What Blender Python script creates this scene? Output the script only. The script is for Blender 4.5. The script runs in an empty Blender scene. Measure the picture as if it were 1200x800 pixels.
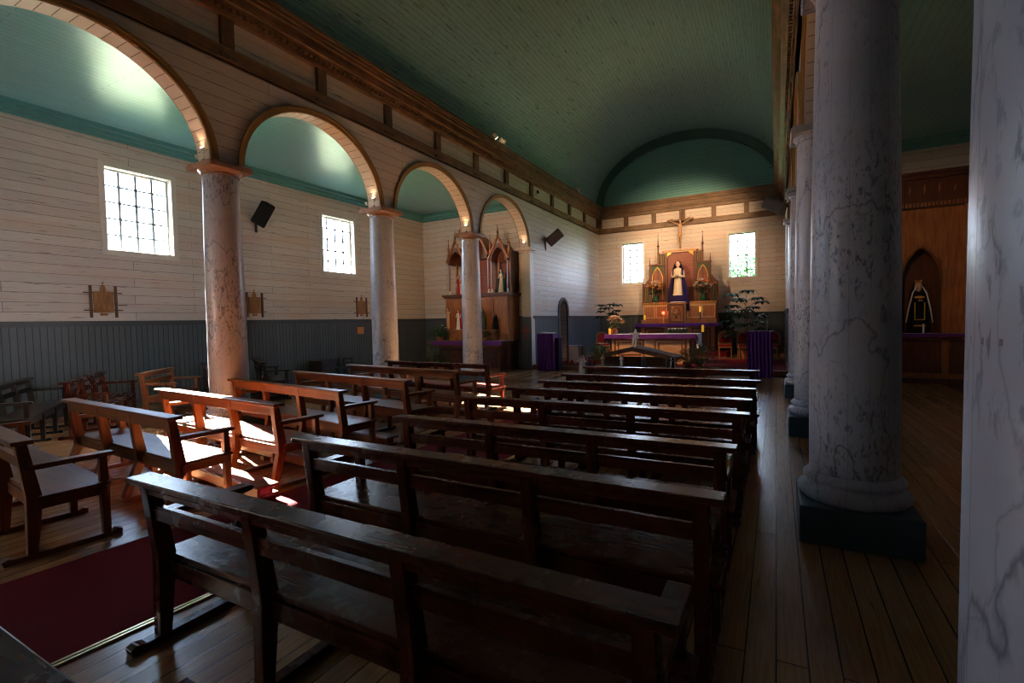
import bpy, bmesh, math, random
from mathutils import Vector, Matrix, Euler
random.seed(7)
PI=math.pi
sc=bpy.context.scene
COL=sc.collection
# ------------------------------------------------------------------ dimensions
AL=-7.48      # nave face of the arcade wall on the window side
ALB=-7.79
AR=0.33       # nave face of the opposite arcade wall
ARB=0.64
XA=-12.25     # outer aisle wall
XRA=5.15
YS=15.3       # aisle end walls
YE=22.6       # chancel end wall
YB=-3.6       # back wall
ZC=4.17       # top of the column capitals
DADO=1.84
ZAC=5.87      # aisle ceiling
LY0,RY0,SP=4.62,4.40,3.55
LX,RX=-7.69,0.51
HB,HB2=5.75,5.98

# ------------------------------------------------------------------ materials
def new_mat(name):
    m=bpy.data.materials.new(name); m.use_nodes=True
    nt=m.node_tree; b=nt.nodes['Principled BSDF']
    return m,nt,b
def L(nt,a,b): nt.links.new(a,b)
def N(nt,t,**k):
    n=nt.nodes.new(t)
    for a,v in k.items(): setattr(n,a,v)
    return n
def mixc(nt,fac,a,b,mode='MIX'):
    n=N(nt,'ShaderNodeMix',data_type='RGBA',blend_type=mode)
    for s,v in ((n.inputs[0],fac),(n.inputs[6],a),(n.inputs[7],b)):
        if isinstance(v,bpy.types.NodeSocket): L(nt,v,s)
        elif isinstance(v,(int,float)): s.default_value=v
        else: s.default_value=(*v,1)
    return n.outputs[2]
def math_(nt,op,a,b=None,c=None):
    n=N(nt,'ShaderNodeMath',operation=op)
    for i,v in enumerate((a,b,c)):
        if v is None: continue
        if isinstance(v,bpy.types.NodeSocket): L(nt,v,n.inputs[i])
        else: n.inputs[i].default_value=v
    return n.outputs[0]
def ramp(nt,fac,stops):
    n=N(nt,'ShaderNodeValToRGB'); L(nt,fac,n.inputs[0])
    e=n.color_ramp.elements
    while len(e)<len(stops): e.new(.5)
    for x,(p,c) in zip(e,stops):
        x.position=p; x.color=(*c,1) if len(c)==3 else c
    return n.outputs[0]
def noise(nt,vec,scale,detail=4,rough=.55,dist=0):
    n=N(nt,'ShaderNodeTexNoise'); n.inputs['Scale'].default_value=scale; n.inputs['Detail'].default_value=detail
    n.inputs['Roughness'].default_value=rough; n.inputs['Distortion'].default_value=dist
    L(nt,vec,n.inputs['Vector']); return n.outputs['Fac']
def mapping(nt,vec,scale=(1,1,1),rot=(0,0,0),loc=(0,0,0)):
    n=N(nt,'ShaderNodeMapping'); n.inputs['Scale'].default_value=scale; n.inputs['Rotation'].default_value=rot; n.inputs['Location'].default_value=loc
    L(nt,vec,n.inputs['Vector']); return n.outputs[0]
def bump(nt,b,h,strength=.3,dist=.01):
    n=N(nt,'ShaderNodeBump'); n.inputs['Strength'].default_value=strength; n.inputs['Distance'].default_value=dist
    L(nt,h,n.inputs['Height']); L(nt,n.outputs[0],b.inputs['Normal'])
def plain(name,col,rough=.5,metal=0,spec=.5,var=.12,scale=14):
    m,nt,b=new_mat(name)
    tc=N(nt,'ShaderNodeTexCoord').outputs['Object']
    f=noise(nt,tc,scale,3)
    c=mixc(nt,f,[max(0,x*(1-var)) for x in col],[min(1,x*(1+var)) for x in col])
    L(nt,c,b.inputs['Base Color']); b.inputs['Roughness'].default_value=rough; b.inputs['Metallic'].default_value=metal
    b.inputs['Specular IOR Level'].default_value=spec
    return m
def boards(name,u,v,blen,bh,c1,c2,groove,gsz=.006,rough=.5,spec=.4,uv=False,crack=0.,crackc=(.02,.02,.02),grain=.3,tint=None,bumpd=.004):
    """painted or plain boards; u = axis along the boards, v = axis across them"""
    m,nt,b=new_mat(name)
    tcn=N(nt,'ShaderNodeTexCoord')
    tc=tcn.outputs['UV' if uv else 'Object']
    s=N(nt,'ShaderNodeSeparateXYZ'); L(nt,tc,s.inputs[0])
    cb=N(nt,'ShaderNodeCombineXYZ'); L(nt,s.outputs[u],cb.inputs[0]); L(nt,s.outputs[v],cb.inputs[1])
    br=N(nt,'ShaderNodeTexBrick'); br.offset=.37; br.offset_frequency=2
    for k,val in (('Scale',1),('Brick Width',blen),('Row Height',bh),('Mortar Size',gsz),('Mortar Smooth',.3),('Bias',0.)): br.inputs[k].default_value=val
    br.inputs['Color1'].default_value=(*c1,1); br.inputs['Color2'].default_value=(*c2,1); br.inputs['Mortar'].default_value=(*groove,1)
    L(nt,cb.outputs[0],br.inputs['Vector'])
    vec=cb.outputs[0]
    g=noise(nt,mapping(nt,vec,(2.2,38,1)),1.6,5,.6)
    col=mixc(nt,grain,br.outputs['Color'],ramp(nt,g,[(.3,(.25,.25,.25)),(.7,(1,1,1))]),'MULTIPLY')
    if crack>0:
        k=noise(nt,mapping(nt,vec,(1.3,30,1)),1.3,3,.5)
        k2=ramp(nt,k,[(crack,(0,0,0)),(min(1,crack+.03),(1,1,1))])
        col=mixc(nt,k2,col,crackc)
    if tint:
        t=noise(nt,mapping(nt,vec,(.35,3.1,1)),1.,2)
        t2=ramp(nt,t,[(.5,(0,0,0)),(.62,(1,1,1))])
        col=mixc(nt,math_(nt,'MULTIPLY',t2,.45),col,tint)
    L(nt,col,b.inputs['Base Color'])
    b.inputs['Roughness'].default_value=rough; b.inputs['Specular IOR Level'].default_value=spec
    h=math_(nt,'SUBTRACT',math_(nt,'MULTIPLY',g,.15),br.outputs['Fac'])
    bump(nt,b,h,.6,bumpd)
    return m
def wood(name,c1,c2,rough=.4,axis=0,spec=.5,scale=1.,blotch=.35,coat=0.):
    m,nt,b=new_mat(name)
    tc=N(nt,'ShaderNodeTexCoord').outputs['Object']
    sc_=[22,22,22]; sc_[axis]=1.6
    g=noise(nt,mapping(nt,tc,tuple(x*scale for x in sc_)),1.,3,.5,.5)
    col=ramp(nt,g,[(.25,c1),(.7,c2)])
    bl=noise(nt,tc,3.1*scale,4)
    col=mixc(nt,math_(nt,'MULTIPLY',ramp(nt,bl,[(.35,(1,1,1)),(.8,(0,0,0))]),blotch),col,[x*.35 for x in c1])
    L(nt,col,b.inputs['Base Color'])
    sr=noise(nt,mapping(nt,tc,(4,4,4)),2.5,4)
    L(nt,math_(nt,'ADD',math_(nt,'MULTIPLY',sr,.06),rough-.03),b.inputs['Roughness'])
    b.inputs['Specular IOR Level'].default_value=spec
    bump(nt,b,g,.10,.002)
    return m
def cloth(name,col,rough=.85,sheen=.2):
    m,nt,b=new_mat(name)
    tc=N(nt,'ShaderNodeTexCoord').outputs['Object']
    w=noise(nt,tc,120,2)
    c=mixc(nt,w,[x*.8 for x in col],[min(1,x*1.15) for x in col])
    L(nt,c,b.inputs['Base Color']); b.inputs['Roughness'].default_value=rough
    b.inputs['Sheen Weight'].default_value=sheen; b.inputs['Specular IOR Level'].default_value=.2
    bump(nt,b,w,.3,.002)
    return m
def marble(name):
    m,nt,b=new_mat(name)
    tc=N(nt,'ShaderNodeTexCoord').outputs['Object']
    oi=N(nt,'ShaderNodeObjectInfo').outputs['Random']
    add=N(nt,'ShaderNodeVectorMath',operation='ADD'); L(nt,tc,add.inputs[0])
    cx=N(nt,'ShaderNodeCombineXYZ'); L(nt,math_(nt,'MULTIPLY',oi,40.),cx.inputs[2]); L(nt,cx.outputs[0],add.inputs[1])
    p=add.outputs[0]
    s=N(nt,'ShaderNodeSeparateXYZ'); L(nt,tc,s.inputs[0])
    base=mixc(nt,noise(nt,p,1.7,4),(.31,.325,.39),(.52,.52,.59))
    base=mixc(nt,math_(nt,'MULTIPLY',ramp(nt,noise(nt,mapping(nt,p,(1,1,.6)),3.,5,.6),[(.5,(0,0,0)),(.75,(1,1,1))]),.45),base,(.30,.31,.42))
    # smudged flecks, slanting
    f=noise(nt,mapping(nt,p,(17,17,6.5),(0,.6,0)),2.2,4,.62,.5)
    area=ramp(nt,noise(nt,p,1.15,3),[(.39,(0,0,0)),(.58,(1,1,1))])
    fm=math_(nt,'MULTIPLY',ramp(nt,f,[(.54,(0,0,0)),(.62,(1,1,1))]),area)
    base=mixc(nt,math_(nt,'MULTIPLY',fm,.85),base,(.09,.10,.15))
    # thin wandering veins
    def vein(scale,rot,w,seed):
        q=mapping(nt,p,(1.6,1.6,.7),rot,(seed,seed*2,seed))
        n1=N(nt,'ShaderNodeTexNoise'); n1.inputs['Scale'].default_value=scale; n1.inputs['Detail'].default_value=7; n1.inputs['Roughness'].default_value=.5
        L(nt,q,n1.inputs['Vector'])
        d=math_(nt,'ABSOLUTE',math_(nt,'SUBTRACT',n1.outputs['Fac'],.5))
        return ramp(nt,d,[(0,(1,1,1)),(w,(0,0,0))])
    v1=vein(.9,(.5,.9,0),.006,3.1); v2=vein(1.7,(-.6,.7,0),.005,9.4)
    base=mixc(nt,math_(nt,'MULTIPLY',v1,.8),base,(.08,.085,.13))
    base=mixc(nt,math_(nt,'MULTIPLY',v2,.5),base,(.14,.14,.2))
    # stave seams
    ang=math_(nt,'ARCTAN2',s.outputs[1],s.outputs[0])
    fr=math_(nt,'FRACT',math_(nt,'MULTIPLY',math_(nt,'ADD',ang,PI),14/(2*PI)))
    seam=math_(nt,'GREATER_THAN',math_(nt,'ABSOLUTE',math_(nt,'SUBTRACT',fr,.5)),.488)
    base=mixc(nt,math_(nt,'MULTIPLY',seam,.55),base,(.16,.10,.12))
    # nail rows
    fz=math_(nt,'ABSOLUTE',math_(nt,'SUBTRACT',math_(nt,'FRACT',math_(nt,'MULTIPLY',s.outputs[2],.93)),.5))
    fa=math_(nt,'ABSOLUTE',math_(nt,'SUBTRACT',math_(nt,'FRACT',math_(nt,'MULTIPLY',ang,42/(2*PI))),.5))
    nail=math_(nt,'MULTIPLY',math_(nt,'LESS_THAN',fz,.004),math_(nt,'LESS_THAN',fa,.08))
    base=mixc(nt,math_(nt,'MULTIPLY',nail,.7),base,(.08,.05,.04))
    L(nt,base,b.inputs['Base Color'])
    b.inputs['Roughness'].default_value=.33; b.inputs['Specular IOR Level'].default_value=.5
    bump(nt,b,math_(nt,'SUBTRACT',0.,seam),.5,.004)
    return m
def emit(name,col,st):
    m,nt,b=new_mat(name); b.inputs['Base Color'].default_value=(*col,1)
    b.inputs['Emission Color'].default_value=(*col,1); b.inputs['Emission Strength'].default_value=st
    return m
def glass_mat():
    m=bpy.data.materials.new('window_glass'); m.use_nodes=True; nt=m.node_tree; nt.nodes.clear()
    o=N(nt,'ShaderNodeOutputMaterial'); t=N(nt,'ShaderNodeBsdfTransparent'); g=N(nt,'ShaderNodeBsdfGlossy'); g.inputs['Roughness'].default_value=.05
    t.inputs[0].default_value=(.96,.98,.98,1)
    mx=N(nt,'ShaderNodeMixShader'); fr=N(nt,'ShaderNodeFresnel'); fr.inputs[0].default_value=1.35
    L(nt,fr.outputs[0],mx.inputs[0]); L(nt,t.outputs[0],mx.inputs[1]); L(nt,g.outputs[0],mx.inputs[2]); L(nt,mx.outputs[0],o.inputs[0])
    return m

MT={}
W1=(.66,.61,.585); W2=(.575,.53,.51)
MT['wall_y']=boards('white_boards_y',1,2,3.3,.185,W1,W2,(.22,.18,.16),.0055,.5,.35,crack=.66,crackc=(.13,.10,.085),tint=(.58,.42,.35),grain=.22)
MT['wall_x']=boards('white_boards_x',0,2,3.3,.185,W1,W2,(.22,.18,.16),.0055,.5,.35,crack=.67,crackc=(.13,.10,.085),tint=(.58,.42,.35),grain=.22)
MT['dado_y']=boards('grey_beadboard_y',2,1,9,.105,(.088,.115,.135),(.072,.095,.115),(.014,.018,.024),.008,.5,.4,grain=.25)
MT['dado_x']=boards('grey_beadboard_x',2,0,9,.105,(.088,.115,.135),(.072,.095,.115),(.014,.018,.024),.008,.5,.4,grain=.25)
MT['dado_cap']=plain('grey_cap_paint',(.045,.055,.065),.45)
MT['floor']=boards('floor_planks',1,0,4.1,.135,(.50,.26,.12),(.38,.19,.085),(.02,.012,.008),.004,.25,.4,grain=.5,crack=.70,crackc=(.05,.03,.02),bumpd=.003)
MT['vault']=boards('teal_vault_boards',0,1,3.1,.11,(.21,.43,.48),(.19,.39,.44),(.05,.12,.125),.005,.42,.5,uv=True,crack=.635,crackc=(.012,.035,.035),grain=.25)
MT['teal_flat']=boards('teal_ceiling_boards',1,0,4.2,.125,(.17,.42,.46),(.155,.39,.43),(.07,.19,.195),.005,.3,.55,grain=.2)
MT['teal_end']=boards('teal_lunette_boards',0,2,4.1,.115,(.15,.42,.46),(.135,.385,.425),(.04,.12,.12),.005,.45,.4,crack=.69,crackc=(.012,.035,.035),grain=.25)
MT['teal']=plain('teal_trim_paint',(.09,.28,.30),.4)
MT['teal_dark']=plain('deep_teal_trim_paint',(.04,.13,.13),.45)
MT['beam_y']=wood('old_brown_timber_y',(.15,.075,.035),(.40,.21,.10),.45,1,blotch=.6)
MT['beam_x']=wood('old_brown_timber_x',(.12,.07,.04),(.29,.18,.10),.5,0,blotch=.6)
MT['beam_z']=wood('old_brown_timber_z',(.10,.055,.03),(.24,.14,.08),.5,2,blotch=.6)
MT['archtrim']=plain('ochre_arch_trim',(.30,.17,.05),.45)
MT['soffit']=plain('cream_arch_soffit',(.62,.50,.42),.5,var=.06)
MT['seam']=plain('soffit_seam_dark',(.10,.07,.06),.6)
MT['capital']=wood('grained_capital_wood',(.30,.15,.09),(.46,.27,.18),.35,1,blotch=.3)
MT['capital_pale']=marble('marbled_capital')
MT['marble']=marble('painted_marble')
MT['plinth']=plain('blue_plinth_paint',(.045,.085,.115),.4,var=.3,scale=6)
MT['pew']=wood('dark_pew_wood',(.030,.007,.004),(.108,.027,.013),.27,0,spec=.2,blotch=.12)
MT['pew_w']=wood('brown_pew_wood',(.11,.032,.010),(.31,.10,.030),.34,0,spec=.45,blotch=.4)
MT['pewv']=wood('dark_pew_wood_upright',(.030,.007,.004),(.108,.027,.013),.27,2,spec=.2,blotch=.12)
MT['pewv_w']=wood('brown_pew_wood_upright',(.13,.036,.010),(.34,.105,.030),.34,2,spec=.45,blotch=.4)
MT['pewblack']=wood('blackened_pew_wood',(.010,.007,.006),(.035,.02,.015),.42,0,blotch=.4)
MT['redpaint']=plain('red_painted_wood',(.22,.03,.022),.35,var=.3)
MT['carpet']=cloth('dark_red_carpet',(.15,.003,.010),1.,.0)
MT['brass']=plain('brass_strip',(.62,.48,.26),.3,.85)
MT['purple']=cloth('purple_cloth',(.10,.015,.19),.8,.3)
MT['lace']=cloth('white_lace',(.75,.72,.78),.85,.2)
MT['altar']=wood('altar_red_brown_wood',(.19,.055,.014),(.50,.19,.055),.33,2,spec=.6,blotch=.35)
MT['altar_d']=wood('altar_dark_wood',(.06,.017,.007),(.17,.05,.017),.33,2,spec=.6,blotch=.35)
MT['altar_p']=wood('altar_panel_pale_wood',(.48,.25,.13),(.72,.44,.25),.35,0,spec=.5,blotch=.2)
MT['panelred']=wood('altar_reddish_panel',(.17,.045,.028),(.31,.095,.06),.35,0,blotch=.35)
MT['green']=plain('dark_green_panel',(.022,.055,.022),.45)
MT['gold']=plain('gilding',(.75,.45,.10),.32,.7)
MT['frontal']=boards('red_patterned_frontal',0,2,.09,.07,(.15,.045,.04),(.08,.03,.03),(.03,.01,.01),.012,.6,.3)
MT['skin']=plain('painted_flesh',(.62,.38,.27),.45,var=.05)
MT['white']=plain('white_gesso',(.72,.70,.68),.5,var=.06)
MT['cream']=cloth('cream_brocade_robe',(.62,.50,.34),.7,.1)
MT['black']=plain('black_plastic',(.008,.008,.009),.8,spec=.15)
MT['grille']=plain('grey_brown_speaker_grille',(.10,.085,.075),.6,.3)
MT['blackcloth']=cloth('black_velvet',(.012,.011,.014),.9,.0)
MT['navy']=cloth('indigo_cloak',(.018,.010,.05),.9,.0)
MT['redcloth']=cloth('crimson_cloth',(.36,.02,.03),.8,.2)
MT['tealcloth']=cloth('green_blue_cloth',(.02,.13,.14),.8,.2)
MT['browncloth']=cloth('brown_cloth',(.10,.055,.03),.8,.2)
MT['bluecloth']=cloth('blue_cloth',(.10,.16,.38),.8,.2)
MT['corpus']=plain('polychrome_brown_flesh',(.40,.23,.12),.5)
MT['hair']=plain('dark_hair',(.02,.012,.008),.6)
MT['carved']=wood('carved_plaque_wood',(.26,.11,.03),(.44,.21,.07),.45,2,blotch=.3)
MT['plaqueframe']=wood('plaque_frame_wood',(.09,.035,.015),(.2,.09,.04),.45,2)
MT['leaf']=plain('green_leaves',(.035,.12,.035),.65,spec=.2,var=.45,scale=9)
MT['leafd']=plain('dark_green_leaves',(.012,.050,.018),.65,spec=.2,var=.45,scale=9)
MT['leafo']=plain('olive_leaves',(.14,.16,.045),.7,spec=.2,var=.4,scale=9)
MT['stem']=plain('brown_stem',(.13,.075,.035),.7)
MT['petalw']=plain('white_petals',(.78,.72,.62),.6)
MT['petalo']=plain('orange_petals',(.75,.30,.04),.6)
MT['petalr']=plain('dark_red_petals',(.25,.02,.015),.6)
MT['pot']=plain('terracotta',(.42,.13,.05),.7)
MT['candle']=emit('yellow_candle_wax',(.95,.50,.04),.06)  # faint glow built into the wax itself, no flame burns
MT['redlamp']=emit('red_votive_glass',(.9,.05,.02),2.2)
MT['metal']=plain('steel',(.5,.5,.52),.3,.9)
MT['darkmetal']=plain('dark_iron',(.03,.03,.03),.5,.6)
MT['lampwhite']=plain('white_lamp_housing',(.65,.62,.58),.4)
MT['lampon']=emit('lit_lamp_face',(1.,.72,.42),6)
MT['glassrod']=plain('pale_silvered_column',(.50,.50,.62),.2,.3)
MT['thatch']=boards('rough_stable_planks',0,1,1.1,.09,(.19,.115,.07),(.12,.07,.045),(.012,.008,.005),.008,.8,.2)
MT['bark']=plain('rough_bark',(.17,.11,.07),.8,var=.4)
MT['goldchair']=wood('honey_chair_wood',(.30,.15,.05),(.48,.26,.10),.35,2)
MT['redseat']=cloth('red_upholstery',(.30,.012,.012),.8,.3)
MT['paintwhite']=plain('white_window_paint',(.60,.585,.55),.45,var=.06)
MT['cable']=plain('dark_cable',(.02,.02,.02),.5)
MT['lead']=plain('dark_glazing_bar',(.13,.15,.17),.5)
MT['glass']=glass_mat()
MT['ext']=plain('outside_grass',(.06,.10,.03),.9,var=.4,scale=1)
MT['orange']=plain('orange_card',(.62,.24,.07),.6)

# ------------------------------------------------------------------ mesh builder
class MB:
    def __init__(s): s.v=[]; s.f=[]; s.uv={}
    def add(s,vs,fs):
        o=len(s.v); s.v+= [tuple(x) for x in vs]; s.f+=[tuple(i+o for i in f) for f in fs]; return s
    def box(s,x0,x1,y0,y1,z0,z1,M=None):
        vs=[Vector((x,y,z)) for x in (x0,x1) for y in (y0,y1) for z in (z0,z1)]
        if M is not None: vs=[M@v for v in vs]
        return s.add(vs,[(0,1,3,2),(4,6,7,5),(0,4,5,1),(2,3,7,6),(0,2,6,4),(1,5,7,3)])
    def cbox(s,c,d,M=None):
        return s.box(c[0]-d[0]/2,c[0]+d[0]/2,c[1]-d[1]/2,c[1]+d[1]/2,c[2]-d[2]/2,c[2]+d[2]/2,M)
    def prism(s,poly,a0,a1,axis):
        """poly: list of 2d points in the other two axes (cyclic order x,y,z without axis)"""
        def P(p,a):
            if axis==0: return (a,p[0],p[1])
            if axis==1: return (p[0],a,p[1])
            return (p[0],p[1],a)
        n=len(poly); vs=[P(p,a0) for p in poly]+[P(p,a1) for p in poly]
        fs=[tuple(range(n)),tuple(range(2*n-1,n-1,-1))]+[(i,i+n,(i+1)%n+n,(i+1)%n) for i in range(n)]
        return s.add(vs,fs)
    def lathe(s,prof,n=24,c=(0,0),sx=1,sy=1,cap=True):
        vs=[];fs=[]
        for r,z in prof:
            for i in range(n):
                a=2*PI*i/n; vs.append((c[0]+r*sx*math.cos(a),c[1]+r*sy*math.sin(a),z))
        for j in range(len(prof)-1):
            for i in range(n): fs.append((j*n+i,j*n+(i+1)%n,(j+1)*n+(i+1)%n,(j+1)*n+i))
        if cap: fs+=[tuple(range(n-1,-1,-1)),tuple((len(prof)-1)*n+i for i in range(n))]
        return s.add(vs,fs)
    def tube(s,pts,rad,n=8):
        pts=[Vector(p) for p in pts]
        if not isinstance(rad,(list,tuple)): rad=[rad]*len(pts)
        vs=[];fs=[]
        up=Vector((0,0,1))
        for i,p in enumerate(pts):
            d=(pts[min(i+1,len(pts)-1)]-pts[max(i-1,0)]).normalized()
            a=d.cross(up)
            if a.length<.05: a=d.cross(Vector((1,0,0)))
            a.normalize(); b=d.cross(a)
            for k in range(n):
                t=2*PI*k/n; vs.append(p+(a*math.cos(t)+b*math.sin(t))*rad[i])
        for j in range(len(pts)-1):
            for i in range(n): fs.append((j*n+i,j*n+(i+1)%n,(j+1)*n+(i+1)%n,(j+1)*n+i))
        fs+=[tuple(range(n-1,-1,-1)),tuple((len(pts)-1)*n+i for i in range(n))]
        return s.add(vs,fs)
    def ball(s,c,r,n=12,m=8,M=None):
        if not isinstance(r,(list,tuple)): r=(r,r,r)
        vs=[];fs=[]
        for j in range(1,m):
            t=PI*j/m
            for i in range(n):
                a=2*PI*i/n; v=Vector((r[0]*math.sin(t)*math.cos(a),r[1]*math.sin(t)*math.sin(a),r[2]*math.cos(t)))
                if M is not None: v=M@v
                vs.append(v+Vector(c))
        for j in range(m-2):
            for i in range(n): fs.append((j*n+i,(j+1)*n+i,(j+1)*n+(i+1)%n,j*n+(i+1)%n))
        tp=Vector((0,0,r[2])); bt=-tp
        if M is not None: tp=M@tp; bt=M@bt
        vs+= [tp+Vector(c),bt+Vector(c)]
        k=(m-1)*n
        for i in range(n): fs+= [(k,i,(i+1)%n),(k+1,(m-2)*n+(i+1)%n,(m-2)*n+i)]
        return s.add(vs,fs)
    def leaf(s,base,tip,width,up=Vector((0,0,1)),droop=.1):
        b=Vector(base); t=Vector(tip); d=t-b; l=d.length
        if l<1e-5: return s
        w=d.cross(up)
        if w.length<1e-4: w=Vector((1,0,0))
        w=w.normalized()*width/2; nrm=w.cross(d).normalized()*l*.06
        m1=b+d*.35+Vector((0,0,l*.05)); m2=b+d*.7+Vector((0,0,0)); t=t-Vector((0,0,droop*l))
        vs=[b,m1-w+nrm,m1,m1+w+nrm,m2-w*.8+nrm*.5,m2,m2+w*.8+nrm*.5,t]
        return s.add(vs,[(0,2,1),(0,3,2),(1,2,5,4),(2,3,6,5),(4,5,7),(5,6,7)])
    def xf(s,M,i0=0):
        s.v[i0:]=[tuple(M@Vector(v)) for v in s.v[i0:]]; return s
    def build(s,name,mat,parent=None,smooth=False,bevel=0,uvs=None):
        me=bpy.data.meshes.new(name); me.from_pydata(s.v,[],s.f); me.update()
        bm=bmesh.new(); bm.from_mesh(me); bmesh.ops.recalc_face_normals(bm,faces=bm.faces); bm.to_mesh(me); bm.free()
        if isinstance(mat,str): mat=MT[mat]
        me.materials.append(mat)
        if smooth:
            for p in me.polygons: p.use_smooth=True
            if smooth=='auto':
                try: me.set_sharp_from_angle(angle=math.radians(40))
                except Exception: pass
        o=bpy.data.objects.new(name,me); COL.objects.link(o)
        if parent: o.parent=parent
        if bevel:
            b=o.modifiers.new('edge','BEVEL'); b.width=bevel; b.segments=2; b.limit_method='ANGLE'
        return o
def build_split(mb,name,mat,parent=None,axis=0,gap=.1,**k):
    """one object for each group of loose pieces standing apart along one axis"""
    n=len(mb.v); par=list(range(n))
    def fd(i):
        while par[i]!=i: par[i]=par[par[i]]; i=par[i]
        return i
    for f in mb.f:
        for j in f[1:]: par[fd(j)]=fd(f[0])
    isl={}
    for i in range(n): isl.setdefault(fd(i),[]).append(i)
    rng=sorted((min(mb.v[i][axis] for i in v),max(mb.v[i][axis] for i in v),kk) for kk,v in isl.items())
    groups=[];hi=None
    for a,b,kk in rng:
        if hi is None or a>hi+gap: groups.append([]);hi=b
        groups[-1].append(kk); hi=max(hi,b)
    out=[]
    for g in groups:
        g=set(g); m=MB(); mp={}
        for f in mb.f:
            if fd(f[0]) in g:
                for i in f:
                    if i not in mp: mp[i]=len(m.v); m.v.append(mb.v[i])
                m.f.append(tuple(mp[i] for i in f))
        out.append(m.build(name,mat,parent,**k))
    return out
def thing(name,label,cat,loc=(0,0,0),rz=0,group=None):
    o=bpy.data.objects.new(name,None); COL.objects.link(o); o.empty_display_size=.2
    o.location=loc; o.rotation_euler=(0,0,rz); tag(o,label,cat,group); return o
def tag(o,label=None,cat=None,group=None,kind=None):
    if label: o['label']=label
    if cat: o['category']=cat
    if group: o['group']=group
    if kind: o['kind']=kind
    return o
def struct(o,label=None):
    o['kind']='structure'
    if label: o['label']=label
    return o
def copy_tree(o,parent=None):
    c=o.copy(); COL.objects.link(c)
    if parent: c.parent=parent
    for ch in [x for x in bpy.data.objects if x.parent==o]: copy_tree(ch,c)
    return c

# ------------------------------------------------------------------ shell
struct(MB().box(XA-.3,XRA+.3,YB-.3,YE+.3,-.2,0).build('floor','floor'))
def wall_with_holes(name,axis,pos,thick,a0,a1,z0,z1,holes,mat):
    """axis 0: wall plane x=pos, runs along y; axis 1: plane y=pos, runs along x. holes (a,b,z,z)"""
    m=MB()
    def bx(p,q,r,s_):
        if q-p<1e-4 or s_-r<1e-4: return
        lo,hi=min(pos,pos+thick),max(pos,pos+thick)
        if axis==0: m.box(lo,hi,p,q,r,s_)
        else: m.box(p,q,lo,hi,r,s_)
    cur=a0
    for (p,q,r,s_) in sorted(holes):
        bx(cur,p,z0,z1); bx(p,q,z0,r); bx(p,q,s_,z1); cur=q
    bx(cur,a1,z0,z1)
    return struct(m.build(name,mat))
WZ0,WZ1=3.33,5.09
WL=[(4.91,6.21),(10.41,11.71),(-3.2,-2.2)]
wall_with_holes('wall_left_aisle',0,XA,-.22,YB,YS,0,6.2,[(a,b,WZ0,WZ1) for a,b in WL],'wall_y')
wall_with_holes('wall_left_aisle_end',1,YS,.22,XA,ALB,0,6.2,[],'wall_x')
wall_with_holes('wall_right_aisle',0,XRA,.22,YB,YS,0,6.2,[],'wall_y')
wall_with_holes('wall_right_aisle_end',1,YS,.22,ARB,XRA,0,6.2,[],'wall_x')
WE=[(-6.35,-5.34,3.32,5.2),(-1.77,-.72,3.32,5.2)]
wall_with_holes('wall_back_chancel',1,YE,.22,AL-.4,AR+.4,0,10.2,WE,'wall_x')
wall_with_holes('wall_rear',1,YB,-.22,XA-.2,XRA+.2,0,10.4,[],'wall_x')

# arcade walls -------------------------------------------------------------
AA,AB=1.53,1.34      # arch opening half width and rise
def arch_pts(cy,a,b,z0,n=28):
    return [(cy-a*math.cos(PI*i/n),z0+b*math.sin(PI*i/n)) for i in range(n+1)]
def arcade(x0,x1,y0,ncols,yend,name,extra_hole=None):
    # strips between arches, built as one wall mesh of quads in the y-z plane extruded in x
    m=MB(); zt=7.1
    centers=[y0+(k+.5)*SP for k in range(-3,ncols)]
    ycur=YB
    for c in centers:
        p=arch_pts(c,AA,AB,ZC+.03)
        if c-AA<YB: 
            p=[q for q in p if q[0]>YB]
            if not p: continue
            p=[(YB,p[0][1])]+p
        # pier
        if p[0][0]-ycur>.001: m.prism([(ycur,ZC+.03),(p[0][0],ZC+.03),(p[0][0],zt),(ycur,zt)],x0,x1,0)
        for (ya,za),(yb,zb) in zip(p[:-1],p[1:]):
            m.prism([(ya,za),(yb,zb),(yb,zt),(ya,zt)],x0,x1,0)
        ycur=p[-1][0]
    m.prism([(ycur,ZC+.03),(y0+ncols*SP+.45,ZC+.03),(y0+ncols*SP+.45,zt),(ycur,zt)],x0,x1,0)
    return m
NC=3
mL=arcade(ALB,AL,LY0,NC,YE,'w'); yl=LY0+NC*SP
# solid chancel wall continues to the end wall, with the arched doorway opening cut
DY0,DY1,DZS,DZT=17.62,18.44,2.05,2.46
for p,q in ((yl-.15,DY0),(DY1,YE)): mL.box(ALB,AL,p,q,0,ZC+.03)
mL.box(ALB,AL,yl+.45,YE,ZC+.03,7.1)
ap=[(DY0+ (DY1-DY0)/2*(1-math.cos(PI*i/14)),DZS+(DZT-DZS)*math.sin(PI*i/14)) for i in range(15)]
for (ya,za),(yb,zb) in zip(ap[:-1],ap[1:]): mL.prism([(ya,za),(yb,zb),(yb,ZC+.03),(ya,ZC+.03)],ALB,AL,0)
struct(mL.build('wall_left','wall_y'))
mR=arcade(AR,ARB,RY0,NC,YE,'w'); yr=RY0+NC*SP
RW=(18.2,19.6)
for p,q,a,b in ((yr-.15,RW[0],0,ZC+.03),(RW[1],YE,0,ZC+.03),(RW[0],RW[1],0,3.0),(yr+.45,RW[0],ZC+.03,7.1),(RW[1],YE,ZC+.03,7.1),(RW[0],RW[1],5.0,7.1)):
    mR.box(AR,ARB,p,q,a,b)
struct(mR.build('wall_right','wall_y'))

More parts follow.
